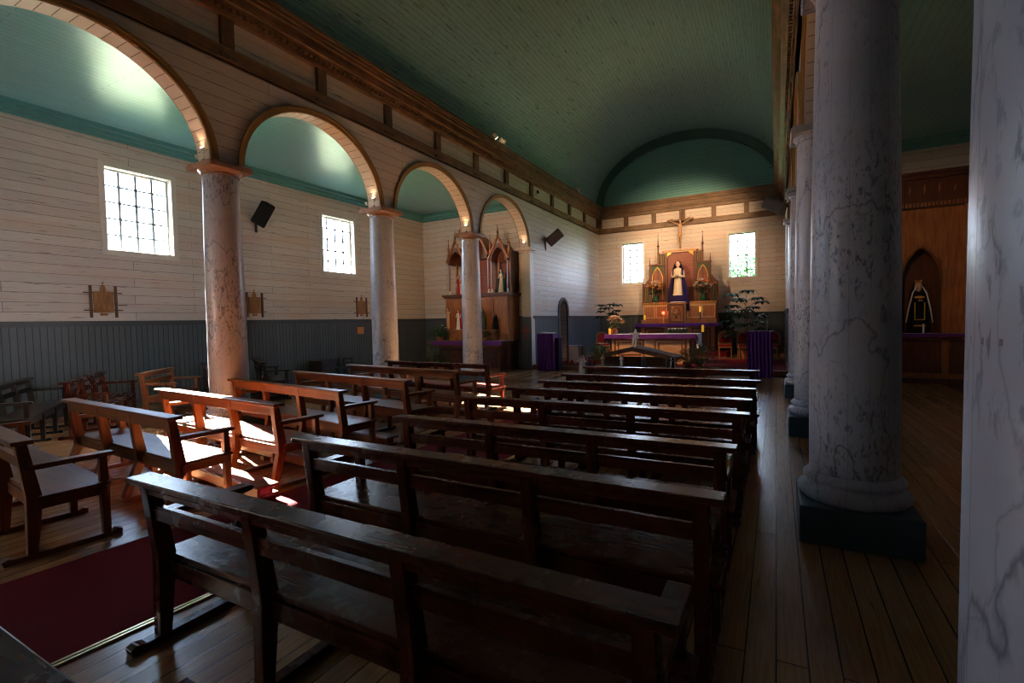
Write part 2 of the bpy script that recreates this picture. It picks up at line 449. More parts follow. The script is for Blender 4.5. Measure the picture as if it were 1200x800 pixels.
# ceilings -----------------------------------------------------------------
struct(MB().box(XA-.2,ALB,YB,YS+.2,ZAC,ZAC+.15).build('ceiling_left_aisle','teal_flat'))
struct(MB().box(ARB,XRA+.2,YB,YS+.2,ZAC,ZAC+.15).build('ceiling_right_aisle','teal_flat'))
VC=((AL+AR)/2); VA=(AR-AL)/2+.02; VB=2.82; VZ=6.96
def vault():
    n=56; m=MB(); pts=[(VC-VA*math.cos(PI*i/n),VZ+VB*math.sin(PI*i/n)) for i in range(n+1)]
    L_=[0]
    for a,b in zip(pts[:-1],pts[1:]): L_.append(L_[-1]+math.dist(a,b))
    vs=[];fs=[]
    for yi in (YB,YE+.1):
        for (x,z) in pts: vs.append((x,yi,z))
    for i in range(n): fs.append((i,i+1,i+n+2,i+n+1))
    # outer shell for thickness
    o=len(vs)
    for yi in (YB,YE+.1):
        for i,(x,z) in enumerate(pts):
            a=PI*i/n; vs.append((x-.1*math.cos(a),yi,z+.1*math.sin(a)+(.0)))
    for i in range(n): fs.append((o+i,o+i+n+1,o+i+n+2,o+i+1))
    for k in (0,n): fs.append((k,k+n+1,o+k+n+1,o+k))
    me=bpy.data.meshes.new('ceiling_vault'); me.from_pydata(vs,[],fs); me.update()
    uv=me.uv_layers.new(name='uv')
    for p in me.polygons:
        for li in p.loop_indices:
            vi=me.loops[li].vertex_index%(2*(n+1)); yy=YB if vi<n+1 else YE+.1
            uv.data[li].uv=(yy,L_[vi%(n+1)])
        p.use_smooth=True
    me.materials.append(MT['vault'])
    ob=bpy.data.objects.new('ceiling_vault',me); COL.objects.link(ob); return struct(ob)
vault()
# teal lunette on the end wall, standing just proud of it, and the dark rib
def halfring(cx,a0,b0,a1,b1,z0,y0,y1,n=40):
    m=MB()
    for i in range(n):
        t0,t1=PI*i/n,PI*(i+1)/n
        q=[(cx-a0*math.cos(t0),z0+b0*math.sin(t0)),(cx-a0*math.cos(t1),z0+b0*math.sin(t1)),(cx-a1*math.cos(t1),z0+b1*math.sin(t1)),(cx-a1*math.cos(t0),z0+b1*math.sin(t0))]
        m.prism(q,y0,y1,1)
    return m
lun=[(VC-(VA-.02)*math.cos(PI*i/40),VZ+.0+(VB-.02)*math.sin(PI*i/40)) for i in range(41)]
struct(MB().prism(lun,YE-.03,YE,1).build('wall_back_lunette','teal_end'))
struct(halfring(VC,VA-.30,VB-.38,VA-.01,VB-.01,VZ,YE-.22,YE-.03).build('trim_1','teal_dark',smooth='auto'))

# beams, posts, cornices ---------------------------------------------------
def beamrun(side):
    X=AL if side<0 else AR; s=1 if side<0 else -1; pr=.30 if side<0 else .40
    def bx(m,d0,d1,y0,y1,z0,z1):
        a,b=X+s*d0,X+s*d1; m.box(min(a,b),max(a,b),y0,y1,z0,z1)
    m=MB(); bx(m,0,.06,YB,YE,HB,HB2); bx(m,0,.085,YB,YE,HB,HB+.035)
    low=struct(m.build('trim_2' if side<0 else 'trim_3','beam_y'))
    m=MB(); y=4.67-1.77*4
    while y<YE:
        if y>YB+.1: bx(m,0,.07,y-.1,y+.1,HB2,6.50); bx(m,.06,.10,y-.14,y+.14,HB+.03,HB+.09)
        y+=1.77
    bx(m,0,.07,YE-.16,YE,HB2,6.5)
    post=struct(m.build('trim_4' if side<0 else 'trim_5','beam_z'))
    m=MB()
    bx(m,0,.09,YB,YE,6.42,6.56); bx(m,0,.15,YB,YE,6.56,6.60)
    bx(m,0,pr*.62,YB,YE,6.66,6.78); bx(m,0,pr*.80,YB,YE,6.78,6.84)
    bx(m,0,pr*.90,YB,YE,6.84,6.90); bx(m,0,pr,YB,YE,6.90,6.96)
    # sloping cyma board
    q=[(X+s*pr*.62,6.66),(X+s*pr*.62+s*.0,6.62),(X+s*.13,6.60),(X+s*.13,6.66)]
    m.prism(q,YB,YE,1)
    cor=struct(m.build('trim_6' if side<0 else 'trim_7','beam_y',bevel=.006))
    m=MB(); y=YB+.05
    while y<13.2:
        bx(m,.09,.145,y,y+.055,6.60-.10,6.60-.0); y+=.11
    den=m.build('dentil_course','beam_y',parent=cor)
    return low
beamrun(-1); beamrun(1)
m=MB(); m.box(AL,AR,YE-.06,YE,HB,HB2); m.box(AL,AR,YE-.09,YE,HB,HB+.035); struct(m.build('trim_8','beam_x'))
m=MB(); 
for x in [AL+.1+1.26*i for i in range(7)]: m.box(x-.09,x+.09,YE-.07,YE,HB2,6.5)
struct(m.build('trim_9','beam_z'))
m=MB()
for d,z0,z1 in ((.09,6.42,6.56),(.15,6.56,6.62),(.19,6.62,6.78),(.25,6.78,6.86),(.30,6.86,6.96)): m.box(AL,AR,YE-d,YE,z0,z1)
struct(m.build('trim_10','beam_x'))
# teal cornices in the aisles
for nm,x,s,y1 in (('trim_11',XA,1,YS),('trim_12',XRA,-1,YS)):
    m=MB()
    for d,z0,z1 in ((.05,5.63,5.70),(.10,5.70,5.78),(.18,5.78,ZAC)):
        a,b=x,x+s*d; m.box(min(a,b),max(a,b),YB,y1,z0,z1)
    struct(m.build(nm,'teal'))
for nm,x0,x1 in (('trim_13',XA,ALB),('trim_14',ARB,XRA)):
    m=MB()
    for d,z0,z1 in ((.05,5.63,5.70),(.10,5.70,5.78),(.18,5.78,ZAC)): m.box(x0,x1,YS-d,YS,z0,z1)
    struct(m.build(nm,'teal'))

# wainscot -----------------------------------------------------------------
def wains(name,axis,pos,s,a0,a1,cuts=()):
    segs=[];cur=a0
    for p,q in cuts: segs.append((cur,p)); cur=q
    segs.append((cur,a1)); m=MB(); c=MB(); bsd=MB()
    for p,q in segs:
        for mm,d,z0,z1 in ((m,.025,0,DADO-.09),(c,.05,DADO-.09,DADO-.05),(c,.035,DADO-.05,DADO-.02),(c,.075,DADO-.02,DADO+.02),(bsd,.04,0,.16)):
            a,b=sorted((pos,pos+s*d))
            if axis==0: mm.box(a,b,p,q,z0,z1)
            else: mm.box(p,q,a,b,z0,z1)
    o=struct(m.build(name,'dado_y' if axis==0 else 'dado_x'))
    struct(c.build('chair_rail','dado_cap',parent=o)); struct(bsd.build('skirting','dado_cap',parent=o))
wains('baseboard_left_aisle',0,XA,1,YB,YS)
wains('baseboard_left_aisle_end',1,YS,-1,XA+.03,ALB+.2)
wains('baseboard_left',0,AL,1,yl,YE,((DY0-.14,DY1+.14),))
wains('baseboard_back_chancel',1,YE,-1,AL+.03,AR-.03)
wains('baseboard_right',0,AR,-1,yr+.2,YE)
wains('baseboard_right_aisle',0,XRA,-1,YB,YS)
wains('baseboard_right_aisle_end',1,YS,-1,ARB,XRA-.03)

# pilasters at the ends of the arcades (part of the shell)
for nm,x0,x1,yy in (('trim_15',ALB+.0,AL+.03,yl),('trim_16',AR-.03,ARB,yr)):
    m=MB(); m.box(x0,x1,yy-.20,yy+.1,0,ZC-.06); struct(m.build(nm,'paintwhite'))
    m=MB(); m.box(x0-.12,x1+.10,yy-.36,yy+.12,ZC-.06,ZC+.03); m.box(x0-.05,x1+.04,yy-.28,yy+.12,ZC-.12,ZC-.06)
    struct(m.build('trim_17' if x0<-1 else 'trim_18','capital_pale' if x0>-1 else 'soffit',bevel=.008))
    m=MB(); m.box(x0-.01,x1+.01,yy-.215,yy-.2,0,DADO-.02); struct(m.build('trim_19' if x0<-1 else 'trim_20','dado_x'))

# arch trims: ochre moulding on both faces, cream soffit boards
def archset(x0,x1,y0,nm0):
    k=nm0
    for c in [y0+(j+.5)*SP for j in range(-2,NC)]:
        if c-AA<YB: continue
        n=28; m=MB()
        for xa,xb in ((x0-.025,x0+.0),(x1,x1+.025)):
            for (r0,r1,ex) in ((-.012,.045,0),(.045,.09,.02)):
                ya=arch_pts(c,AA+r0,AB+r0,ZC+.03,n); yb=arch_pts(c,AA+r1,AB+r1,ZC+.03,n)
                a_,b_=(xa-ex*(xa<x0),xb) if xa<x0 else (xa,xb+ex)
                for i in range(n): m.prism([ya[i],ya[i+1],yb[i+1],yb[i]],a_,b_,0)
        struct(m.build('trim_%d'%k,'archtrim',smooth='auto')); k+=1
        m=MB(); ya=arch_pts(c,AA-.022,AB-.022,ZC+.03,n); yb=arch_pts(c,AA+.0,AB+.0,ZC+.03,n)
        sm=MB()
        for i in range(n):
            m.prism([ya[i],ya[i+1],yb[i+1],yb[i]],x0+.0,x1-.0,0)
            yc=arch_pts(c,AA-.0235,AB-.0235,ZC+.03,n*20)
            a,b=yc[i*20],yc[i*20+1]; sm.prism([a,b,yb[i],(yb[i][0]+.001,yb[i][1])],x0+.02,x1-.02,0)
        o=struct(m.build('trim_%d'%k,'soffit',smooth='auto')); k+=1
        struct(sm.build('soffit_seam','seam',parent=o))
    return k
kk=archset(ALB,AL,LY0,21)
kk=archset(AR,ARB,RY0,kk)

# columns -------------------------------------------------------------------
def make_column(pale):
    t=thing('marbled_column','','column')
    MB().box(-.36,.36,-.36,.36,0,.276).build('plinth','plinth',t,bevel=.01)
    MB().lathe([(.335,.276),(.355,.30),(.36,.33),(.345,.365),(.31,.375),(.305,.40),(.325,.42),(.325,.44),(.30,.465),(.285,.48)],48).build('base','marble',t,smooth=True)
    prof=[]
    for i in range(21):
        u=i/20; r=.284-.038*u**1.6+.004*math.sin(PI*u)
        prof.append((r,.48+u*(ZC-.15-.48)))
    MB().lathe(prof,28,cap=False).build('shaft','marble',t,smooth=True)
    MB().lathe([(.246,ZC-.155),(.268,ZC-.148),(.272,ZC-.125),(.258,ZC-.115),(.29,ZC-.09),(.312,ZC-.07)],40).build('capital','capital' if not pale else 'capital_pale',t,smooth='auto')
    m=MB(); m.box(-.335,.335,-.335,.335,ZC-.075,ZC-.0); m.box(-.315,.315,-.315,.315,ZC,ZC+.03)
    m.build('abacus','capital' if not pale else 'capital_pale',t,bevel=.012)
    return t
cl=make_column(False); cr=make_column(True)
labsL={0:'marbled column with brown capital, next to the sunlit pew and the barred window',
       1:'marbled column with brown capital, between the two aisle windows and the carved side altar',
       2:'marbled column with brown capital, standing in front of the carved side altar'}
first=True
for k in (-2,-1,0,1,2):
    c=cl if first else copy_tree(cl); first=False
    c.location=(LX,LY0+k*SP,0)
    c['label']=labsL.get(k,'marbled column with brown capital near the rear wall, %s back from the barred window'%('next' if k==-1 else 'second')); c['group']='columns of the window-side arcade'
labsR={-1:'huge pale marbled column cut off by the edge of the picture, nearest of all',
       0:'large blue-grey marbled column on a dark blue plinth beside the ends of the pews',
       1:'pale marbled column on a blue plinth, standing just behind the large blue-grey one',
       2:'pale marbled column mostly hidden, farthest of its row, near the purple-draped ambo'}
first=True
for k in (-1,0,1,2):
    c=cr if first else copy_tree(cr); first=False
    c.location=(RX,RY0+k*SP,0); c['label']=labsR[k]; c['group']='columns of the arcade beside the pews'

# windows -------------------------------------------------------------------
def window(name,axis,pos,s,a0,a1,z0,z1,nx,nz,dots=True):
    """s: direction from wall face into the wall"""
    def B(m,a,b,d0,d1,z,zz):
        p,q=sorted((pos+s*d0,pos+s*d1))
        if axis==0: m.box(p,q,a,b,z,zz)
        else: m.box(a,b,p,q,z,zz)
    m=MB(); w=.085; t=-.03
    B(m,a0-w,a0,t,.0,z0-w,z1+w); B(m,a1,a1+w,t,.0,z0-w,z1+w); B(m,a0,a1,t,.0,z1,z1+w); B(m,a0,a1,t,.0,z0-w,z0)
    B(m,a0-.0,a0+.02,t,.20,z0,z1); B(m,a1-.02,a1,t,.20,z0,z1); B(m,a0,a1,t,.20,z1-.02,z1); B(m,a0,a1,t-.02,.20,z0,z0+.02)
    root=struct(m.build(name,'paintwhite',bevel=.004))
    m=MB(); a0+=.02;a1-=.02;z0+=.02;z1-=.02; e=.035
    B(m,a0,a0+e,.14,.19,z0,z1); B(m,a1-e,a1,.14,.19,z0,z1); B(m,a0,a1,.14,.19,z1-e,z1); B(m,a0,a1,.14,.19,z0,z0+e)
    struct(m.build('window_sash','paintwhite',root))
    m=MB(); g=.019
    for i in range(1,nx):
        a=a0+(a1-a0)*i/nx; B(m,a-g,a+g,.155,.175,z0,z1)
    for j in range(1,nz):
        z=z0+(z1-z0)*j/nz; B(m,a0,a1,.155,.175,z-g*.75,z+g*.75)
        for i in range(1,nx):
            a=a0+(a1-a0)*i/nx; B(m,a-.03,a+.03,.15,.18,z-.03,z+.03)
    struct(m.build('glazing_bars','lead',root))
    m=MB(); B(m,a0+e*.5,a1-e*.5,.164,.167,z0+e*.5,z1-e*.5); struct(m.build('window_pane','glass',root))
    # portal guides sky sampling through the opening
    l=bpy.data.lights.new(name+'_portal','AREA'); l.shape='RECTANGLE'; l.size=(a1-a0); l.size_y=(z1-z0); l.cycles.is_portal=True
    o=bpy.data.objects.new(name+'_portal',l); COL.objects.link(o)
    pp=pos+s*.24; c=(a0+a1)/2
    o.location=(pp,c,(z0+z1)/2) if axis==0 else (c,pp,(z0+z1)/2)
    d=Vector((-s,0,0)) if axis==0 else Vector((0,-s,0))
    o.rotation_euler=d.to_track_quat('-Z','Z').to_euler()
for i,(a,b) in enumerate(WL): window('window_%d'%(i+1),0,XA,-1,a,b,WZ0,WZ1,4,5)
for i,(a,b,c,d) in enumerate(WE): window('window_%d'%(i+4),1,YE,1,a,b,c,d,3,6)
window('window_6',0,AR,1,RW[0],RW[1],3.0,5.0,3,6)

# chancel platform, carpet, runner -----------------------------------------
PH=.15; PY=15.15
struct(MB().box(AL+.02,AR-.02,PY,YE,0,PH).build('floor_chancel_platform','floor',bevel=.01))
tag(MB().box(-7.0,.25,PY+.28,18.9,PH,PH+.012).build('chancel_carpet','carpet'),'wide dark red carpet spread over the raised chancel platform under the altar','carpet')
def runner():
    m=MB(); n=60; y0,y1=-2.8,12.6
    def cx(y): return -3.80+.075*(y-1.1)
    for i in range(n):
        a=y0+(y1-y0)*i/n; b=y0+(y1-y0)*(i+1)/n
        m.add([(cx(a)-.66,a,0.001),(cx(a)+.66,a,0.001),(cx(b)+.66,b,0.001),(cx(b)-.66,b,0.001),(cx(a)-.66,a,.010),(cx(a)+.66,a,.010),(cx(b)+.66,b,.010),(cx(b)-.66,b,.010)],
              [(4,5,6,7),(0,3,2,1),(0,1,5,4),(1,2,6,5),(2,3,7,6),(3,0,4,7)])
    o=tag(m.build('aisle_runner','carpet'),'long dark red carpet runner on the floor between the two blocks of pews','carpet')
    for s in (1,-1):
        if s<0: continue
        st=MB()
        for d0,d1,h in ((.66,.675,.014),(.685,.70,.012)):
            st.add([(cx(y0)+s*d0,y0,0),(cx(y0)+s*d1,y0,0),(cx(y1)+s*d1,y1,0),(cx(y1)+s*d0,y1,0),(cx(y0)+s*d0,y0,h),(cx(y0)+s*d1,y0,h),(cx(y1)+s*d1,y1,h),(cx(y1)+s*d0,y1,h)],[(0,1,5,4),(4,5,6,7),(1,2,6,5),(3,0,4,7),(2,3,7,6),(0,3,2,1)])
        st.build('edging_strip','brass',o)
runner()

# pews ------------------------------------------------------------------------
def make_pew(length,label,group,mat='pew',matv='pewv',armL=True,armR=True,name='church_pew',posts=4,armmat=None,seatmat=None,rows=1,flare=.0):
    """origin on the floor under the middle of the cap rail; +y is the way the sitter faces"""
    t=thing(name,label,'pew',group=group)
    h=length/2
    MB().box(-h,h,-.062,.062,.852,.884).build('cap_rail',mat,t,bevel=.006)
    MB().box(-h+.06,h-.06,-.020,.022,.800 if rows else .755,.852).build('top_rail',mat,t,bevel=.003)
    zs={0:[],1:[.66],2:[.58,.70]}[rows]
    for z in zs: MB().box(-h+.06,h-.06,.004,.034,z,z+.078/max(rows,1)**.5).build('back_rail',mat,t,bevel=.003)
    m=MB(); m.box(-h+.03,h-.03,.075,.50,.425,.455); m.build('seat',seatmat or mat,t,bevel=.006)
    m=MB(); m.box(-h+.05,h-.05,.06,.085,.335,.425); m.box(-h+.05,h-.05,.455,.48,.345,.425); m.build('seat_rail',mat,t,bevel=.003)
    for i in range(posts):
        x=-h+.10+(length-.20)*i/(posts-1)
        w=.034
        # back post: flares back at the foot, leans back at the top
        prof=[(.005-flare,.03),(.062-flare,.03),(.095,.36),(.10,.46),(.035,.852),(-.03,.852),(.012,.46),(.012,.36)]
        MB().prism(prof,x-w,x+w,0).build('leg',matv,t,bevel=.004)
        end=(i==0 and armL) or (i==posts-1 and armR)
        top=.655 if end else .425
        MB().prism([(.445,.03),(.495,.03),(.50,.40),(.49,top),(.44,top),(.44,.40)],x-w*.9,x+w*.9,0).build('leg',(armmat or matv) if end else matv,t,bevel=.004)
        s=MB(); s.prism([(-.12,.0),(-.13,.035),(-.10,.05),(-.055,.038),(.50,.038),(.535,.052),(.57,.035),(.56,0)],x-.032,x+.032,0); s.build('sled_runner',mat,t,bevel=.003)
        if end:
            MB().prism([(.03,.650),(.50,.650),(.535,.655),(.55,.672),(.53,.685),(.03,.690)],x-.045,x+.045,0).build('armrest',armmat or mat,t,bevel=.004)
            MB().box(x-.02,x+.02,.08,.45,.35,.425).build('side_rail',mat,t)
    return t
ordn=['first','second','third','fourth','fifth','sixth','seventh','eighth','ninth']
right=[(-3.0+.16,-.20,7.79),(-2.74,-.15,6.60),(-2.72,-.18,5.80),(-2.80,-.19,5.06),(-2.96,-.18,4.31),(-2.83,-.20,3.19),(-2.96,-.19,2.30),(-2.98,-.21,1.34),(-1.815,-.1,.44)]
for i,(a,b,y) in enumerate(right):
    if i==7: lab='long dark open-backed pew, closest one seen whole, between carpet runner and big blue plinth'
    elif i==8: lab='dark pew with only its cap rail corner showing, behind all others at the carpet runner'
    else: lab='long dark open-backed pew beside the blue-plinth columns, %s row back from the nativity stable'%ordn[i]
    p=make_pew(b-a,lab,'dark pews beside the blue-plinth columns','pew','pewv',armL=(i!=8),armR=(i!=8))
    p.location=((a+b)/2,y-.06,0); p.rotation_euler=(0,0,[.01,0,.02,-.005,.01,.005,-.006,0,0][i])
left=[((-7.38,7.91),(-4.56,7.59)),((-7.46,6.93),(-4.48,6.49)),((-7.40,5.64),(-4.42,5.18)),((-7.30,4.47),(-4.49,4.10)),((-7.13,3.40),(-4.37,3.17)),((-7.17,2.47),(-4.63,2.34)),((-7.35,1.62),(-4.68,1.37))]
for i,(A,B) in enumerate(left):
    A=Vector(A);B=Vector(B);d=B-A;ang=math.atan2(d.y,d.x)
    labs=['dark pew with reddish seat and armrest, row closest to the carved side altar',
      'pale-topped brown pew in the window-side block, second row back from the carved side altar',
      'brown pew in the window-side block, third row back from the carved side altar',
      'reddish-brown pew in front of the first column, fourth row back from the side altar',
      'brown pew with seat and cap lit white by the sun, beside the first column',
      'brown pew with sun on one seat end, directly behind the sunlit one',
      'dark brown pew cut off by the picture edge, last row of the window-side block']
    dark=i in (0,)
    p=make_pew(d.length,labs[i],'brown pews of the window-side block','pew' if dark else 'pew_w','pewv' if dark else 'pewv_w',rows=1 if i in (0,6) else 0,flare=.0 if i==6 else .12 if i==5 else .07,armmat='redpaint' if i==0 else None,seatmat='redpaint' if i==0 else None)  # red seat colour stands for the sun's reflection; the armrests are painted red
    c=(A+B)/2; nrm=Vector((-math.sin(ang),math.cos(ang)))
    c=c-nrm*.05
    p.location=(c.x,c.y,0); p.rotation_euler=(0,0,ang)
# pews standing askew along the aisle wall
def askew(A,B,label,mat='pew',matv='pewv',rows=1,name='aisle_bench',posts=4):
    A=Vector(A);B=Vector(B);d=B-A;ang=math.atan2(d.y,d.x)
    p=make_pew(d.length,label,'benches along the grey wainscot',mat,matv,rows=rows,name=name,posts=posts); c=(A+B)/2
    p.location=(c.x,c.y,0); p.rotation_euler=(0,0,ang); return p
askew((-11.25,3.30),(-9.35,2.20),'nearly black bench with armrest by the wainscot, cut off by the picture edge','pewblack','pewblack')
askew((-11.28,4.35),(-9.46,3.16),'reddish bench with armrests standing askew by the wainscot, below the first carved plaque','pew','pewv')
askew((-10.85,5.35),(-9.95,4.35),'short reddish seat seen end-on by the wainscot, between plaque and first column','pew_w','pewv_w',posts=2)
askew((-11.55,6.35),(-9.95,5.55),'black lattice-backed bench by the wainscot, mostly hidden behind the first column','pewblack','pewblack',2)
askew((-11.34,7.45),(-9.95,6.75),'black lattice-backed bench with long armrest, just past the first column','pewblack','pewblack',2)

# kneelers ------------------------------------------------------------------
def make_kneeler(length,label,group):
    t=thing('kneeler',label,'kneeler',group=group); h=length/2
    MB().box(-h,h,-.10,.10,.13,.16).build('knee_board','pew_w',t,bevel=.008)
    MB().box(-h,h,-.115,-.09,.05,.15).build('side_board','pew_w',t,bevel=.005)
    for i in range(3):
        x=-h+.12+(length-.24)*i/2
        MB().box(x-.04,x+.04,-.14,.13,0,.05).build('foot','pew_w',t,bevel=.005)
        MB().box(x-.03,x+.03,-.08,.08,.05,.13).build('support','pew_w',t)
    return t
kn=[((-7.0,3.16),(-4.22,2.87),'low kneeler in the sun patch, in front of the pew half lit by the sun'),((-6.9,4.02),(-4.32,3.74),'low kneeler ahead of the sunlit white-looking pew'),
    ((-7.1,5.18),(-4.5,4.87),'low kneeler ahead of the pew with the worn cap'),((-7.1,6.40),(-4.62,6.02),'low kneeler ahead of the third pew back from the side altar'),((-7.0,7.25),(-4.42,6.95),'low kneeler ahead of the second pew back from the side altar')]
for A,B,l in kn:
    A=Vector(A);B=Vector(B);d=B-A; p=make_kneeler(d.length,l,'kneelers of the window-side block'); c=(A+B)/2
    p.location=(c.x,c.y,0); p.rotation_euler=(0,0,math.atan2(d.y,d.x))
# floor of small dark chairs by the wainscot
def ladder_chair(label,x,y,rz):
    t=thing('small_dark_chair',label,'chair',(x,y,0),rz,'small chairs by the wainscot')
    for a in (-.16,.16):
        MB().box(a-.018,a+.018,-.20,-.165,0,.66).build('leg','pewblack',t)
        MB().box(a-.018,a+.018,.14,.175,0,.34).build('leg','pewblack',t)
    MB().box(-.19,.19,-.20,.19,.34,.37).build('seat','pewblack',t,bevel=.004)
    for z in (.46,.58): MB().box(-.16,.16,-.195,-.17,z,z+.06).build('back_slat','pewblack',t)
ladder_chair('small black ladder-back chair by the wainscot beside the black cabinet',-11.75,10.45,-PI/2)
ladder_chair('small black ladder-back chair by the wainscot, farther from the black cabinet',-11.75,10.98,-PI/2)
t=thing('small_cabinet','small plain black cabinet on the floor by the grey wainscot','cabinet',(-11.9,9.95,0))
MB().box(-.28,.28,-.24,.24,.06,.64).build('body','pewblack',t,bevel=.01); MB().box(.281,.295,-.2,.2,.1,.6).build('door','pewblack',t,bevel=.004); MB().box(-.24,.24,-.2,.2,0,.06).build('base','pewblack',t)

# stations of the cross ------------------------------------------------------
def plaque(y,label):
    t=thing('carved_plaque',label,'plaque',(XA,y,2.27),0,'carved plaques above the wainscot')
    bd=MB().box(0,.03,-.17,.17,-.24,.20).build('board','carved',t,bevel=.004)
    m=MB(); r=random.Random(int(y*10))
    for k in range(3):
        cy=-.09+.09*k; hh=.10+.05*r.random()
        m.ball((.035,cy,.02+hh*.3-.06),(.018,.028,.030)); m.ball((.033,cy,-.10),(.018,.04,.085))
    m.tube([(.04,-.12,-.16),(.045,.10,.10)],.009); m.tube([(.04,.02,.12),(.045,.12,.02)],.009)
    m.build('relief','carved',bd,smooth=True)
    for s in (-1,1): MB().box(0,.045,s*.215-.02,s*.215+.02,-.34,.32).build('frame_upright','plaqueframe',t,bevel=.003)
    for z in (.17,-.19): 
        m=MB(); m.box(.0,.025,-.33,-.17,z-.012,z+.012); m.box(0,.025,.17,.33,z-.012,z+.012); m.build('cross_rail','plaqueframe',t)
    m=MB(); m.prism([(-.045,.20),(.045,.20),(.045,.27),(.02,.33),(-.02,.33),(-.045,.27)],0,.03,0); m.box(.008,.02,-.006,.006,.33,.41); m.box(.008,.02,-.025,.025,.37,.382); m.build('finial','carved',t)
    MB().box(0,.03,-.06,.06,-.30,-.25).build('name_block','carved',t)
plaque(4.80,'carved wooden plaque in a crossed frame above the wainscot, below the barred window')
plaque(8.12,'carved wooden plaque in a crossed frame, half hidden behind the first column')
plaque(11.93,'carved wooden plaque in a crossed frame, above the small orange card')
tag(MB().box(XA+.02,XA+.05,11.68,11.96,1.37,1.60).build('orange_notice','orange',bevel=.004),'small square orange card fixed to the grey wainscot below the last plaque','notice')

# loudspeakers ------------------------------------------------------------------
def speaker(loc,s,F,Lg,mat,grille,label):
    """F: the way the front faces; Lg: the long axis of the cabinet"""
    t=thing('loudspeaker',label,'loudspeaker',loc)
    F=Vector(F).normalized(); Lg=Vector(Lg); Lg=(Lg-F*Lg.dot(F)).normalized(); S_=Lg.cross(F)
    M_=Matrix((F,S_,Lg)).transposed().to_4x4(); M_.translation=Vector((s*.36,0,.02))
    pts=[(-.16,-.12),(.08,-.19),(.12,-.17),(.12,.17),(.08,.19),(-.16,.12)]
    m=MB(); m.prism(pts,-.31,.31,2); m.xf(M_); m.build('cabinet',mat,t,bevel=.05)
    m=MB(); m.prism([(.10,-.165),(.145,-.13),(.145,.13),(.10,.165)],-.28,.28,2); m.xf(M_); m.build('grille',grille,t,bevel=.012)
    m=MB(); m.box(min(0,s*.03),max(0,s*.03),-.03,.03,-.42,.06); m.tube([(s*.02,0,-.08),(s*.14,0,-.04),(s*.26,0,.0)],.02); m.build('wall_bracket','darkmetal',t)
speaker((XA,8.25,4.62),1,(.6,-.75,-.25),(.30,.35,.75),'black','black','black loudspeaker on the white aisle wall between the first column and second window')
speaker((AL,16.45,4.70),1,(.60,-.72,-.35),(.35,.45,.6),'grille','grille','brown-grey loudspeaker on the nave wall beside the end of the window-side arches')
speaker((AR,16.6,4.95),-1,(-.45,-.80,-.35),(-.8,.1,.45),'grille','grille','brown-grey loudspeaker tilted under the cornice above the purple-draped ambo')
t=thing('wall_sensor','tiny dark sensor box on the white frieze panel above the last arch','sensor',(AL,15.75,6.24))
MB().box(0,.05,-.07,.07,-.11,.09).build('housing','lampwhite',t,bevel=.01); MB().ball((.06,0,.0),(.04,.05,.07)).build('lens','black',t,smooth=True)

# wall crosses, cables --------------------------------------------------------
m=MB(); m.box(-7.80,-7.73,yl-.245,yl-.217,1.12,1.66) if False else None
t=MB(); t.box(-7.70,-7.62,yl-.25,yl-.215,1.10,1.58); t.box(-7.82,-7.50,yl-.25,yl-.215,1.30,1.39)
tag(t.build('wooden_cross','redpaint',bevel=.008),'small reddish wooden cross on the grey panelled pilaster beside the side altar','cross')

# lamps ------------------------------------------------------------------------
def spotlamp(loc,dirv,label,group,energy,col=(1,.62,.32),size=.055,spot=70,blend=.7,lit=True):
    t=thing('spotlight_fixture',label,'spotlight',loc,0,group)
    d=Vector(dirv).normalized(); q=d.to_track_quat('Z','Y').to_matrix().to_4x4()
    q.translation=Vector((0,0,.13))
    m=MB(); m.lathe([(size*.6,-.09),(size*.95,-.07),(size,.02),(size*1.12,.075),(size*1.0,.075)],16); m.xf(q); hs=m.build('lamp_housing','lampwhite',t,smooth='auto')
    m=MB(); m.lathe([(size*.97,.070),(size*.6,.079),(size*.1,.080)],16); m.xf(q); m.build('lamp_face','lampon' if lit else 'black',hs)
    m=MB(); m.lathe([(.045,0),(.045,.015),(.012,.02),(.012,.09)],12); m.tube([(-size*1.15,0,.13),(-size*1.15,0,.07),(size*1.15,0,.07),(size*1.15,0,.13)],.006,6); m.build('bracket','darkmetal',t)
    if energy>0:
        l=bpy.data.lights.new('spot','SPOT'); l.energy=energy; l.color=col; l.spot_size=math.radians(spot); l.spot_blend=blend; l.shadow_soft_size=.04
        o=bpy.data.objects.new('spot_bulb',l); COL.objects.link(o); o.parent=t; o.location=Vector((0,0,.13))+d*.10
        o.rotation_euler=d.to_track_quat('-Z','Y').to_euler()
    return t
def aim(loc,target): return Vector(target)-Vector(loc)
cx=AL+.27; zt_=6.96
WARM=(1,.60,.30)
G='spotlights on the cornices'
SE=1.0
for loc,tg,lab,e,sp in [
  ((cx,12.45,zt_),(-3.9,16.9,.9),'white spotlight on the long cornice above the third arch, first of the pair',420,30),
  ((cx,12.90,zt_),(-3.6,22,4.2),'white lit spotlight on the long cornice above the third arch, beside its twin',380,38),
  ((cx,19.2,zt_),(-3.6,22,3.2),'white lit spotlight on the long cornice close to the end wall',70,60),
  ((.05,9.2,zt_),(-3.6,16.6,.8),'white spotlight on the cornice across the nave, upper of the visible pair',600,30),
  ((.05,10.2,zt_),(-3.6,22.2,4.2),'white lit spotlight on the cornice across the nave, lower of the visible pair',650,36),
  ((.05,17.2,zt_),(-3.2,22.2,4.8),'white lit spotlight on the cornice across the nave, nearest the lunette',150,55)]:
    spotlamp(loc,aim(loc,tg),lab,G,e*SE,WARM,.07,sp)
G2='small lamps standing on the capitals'
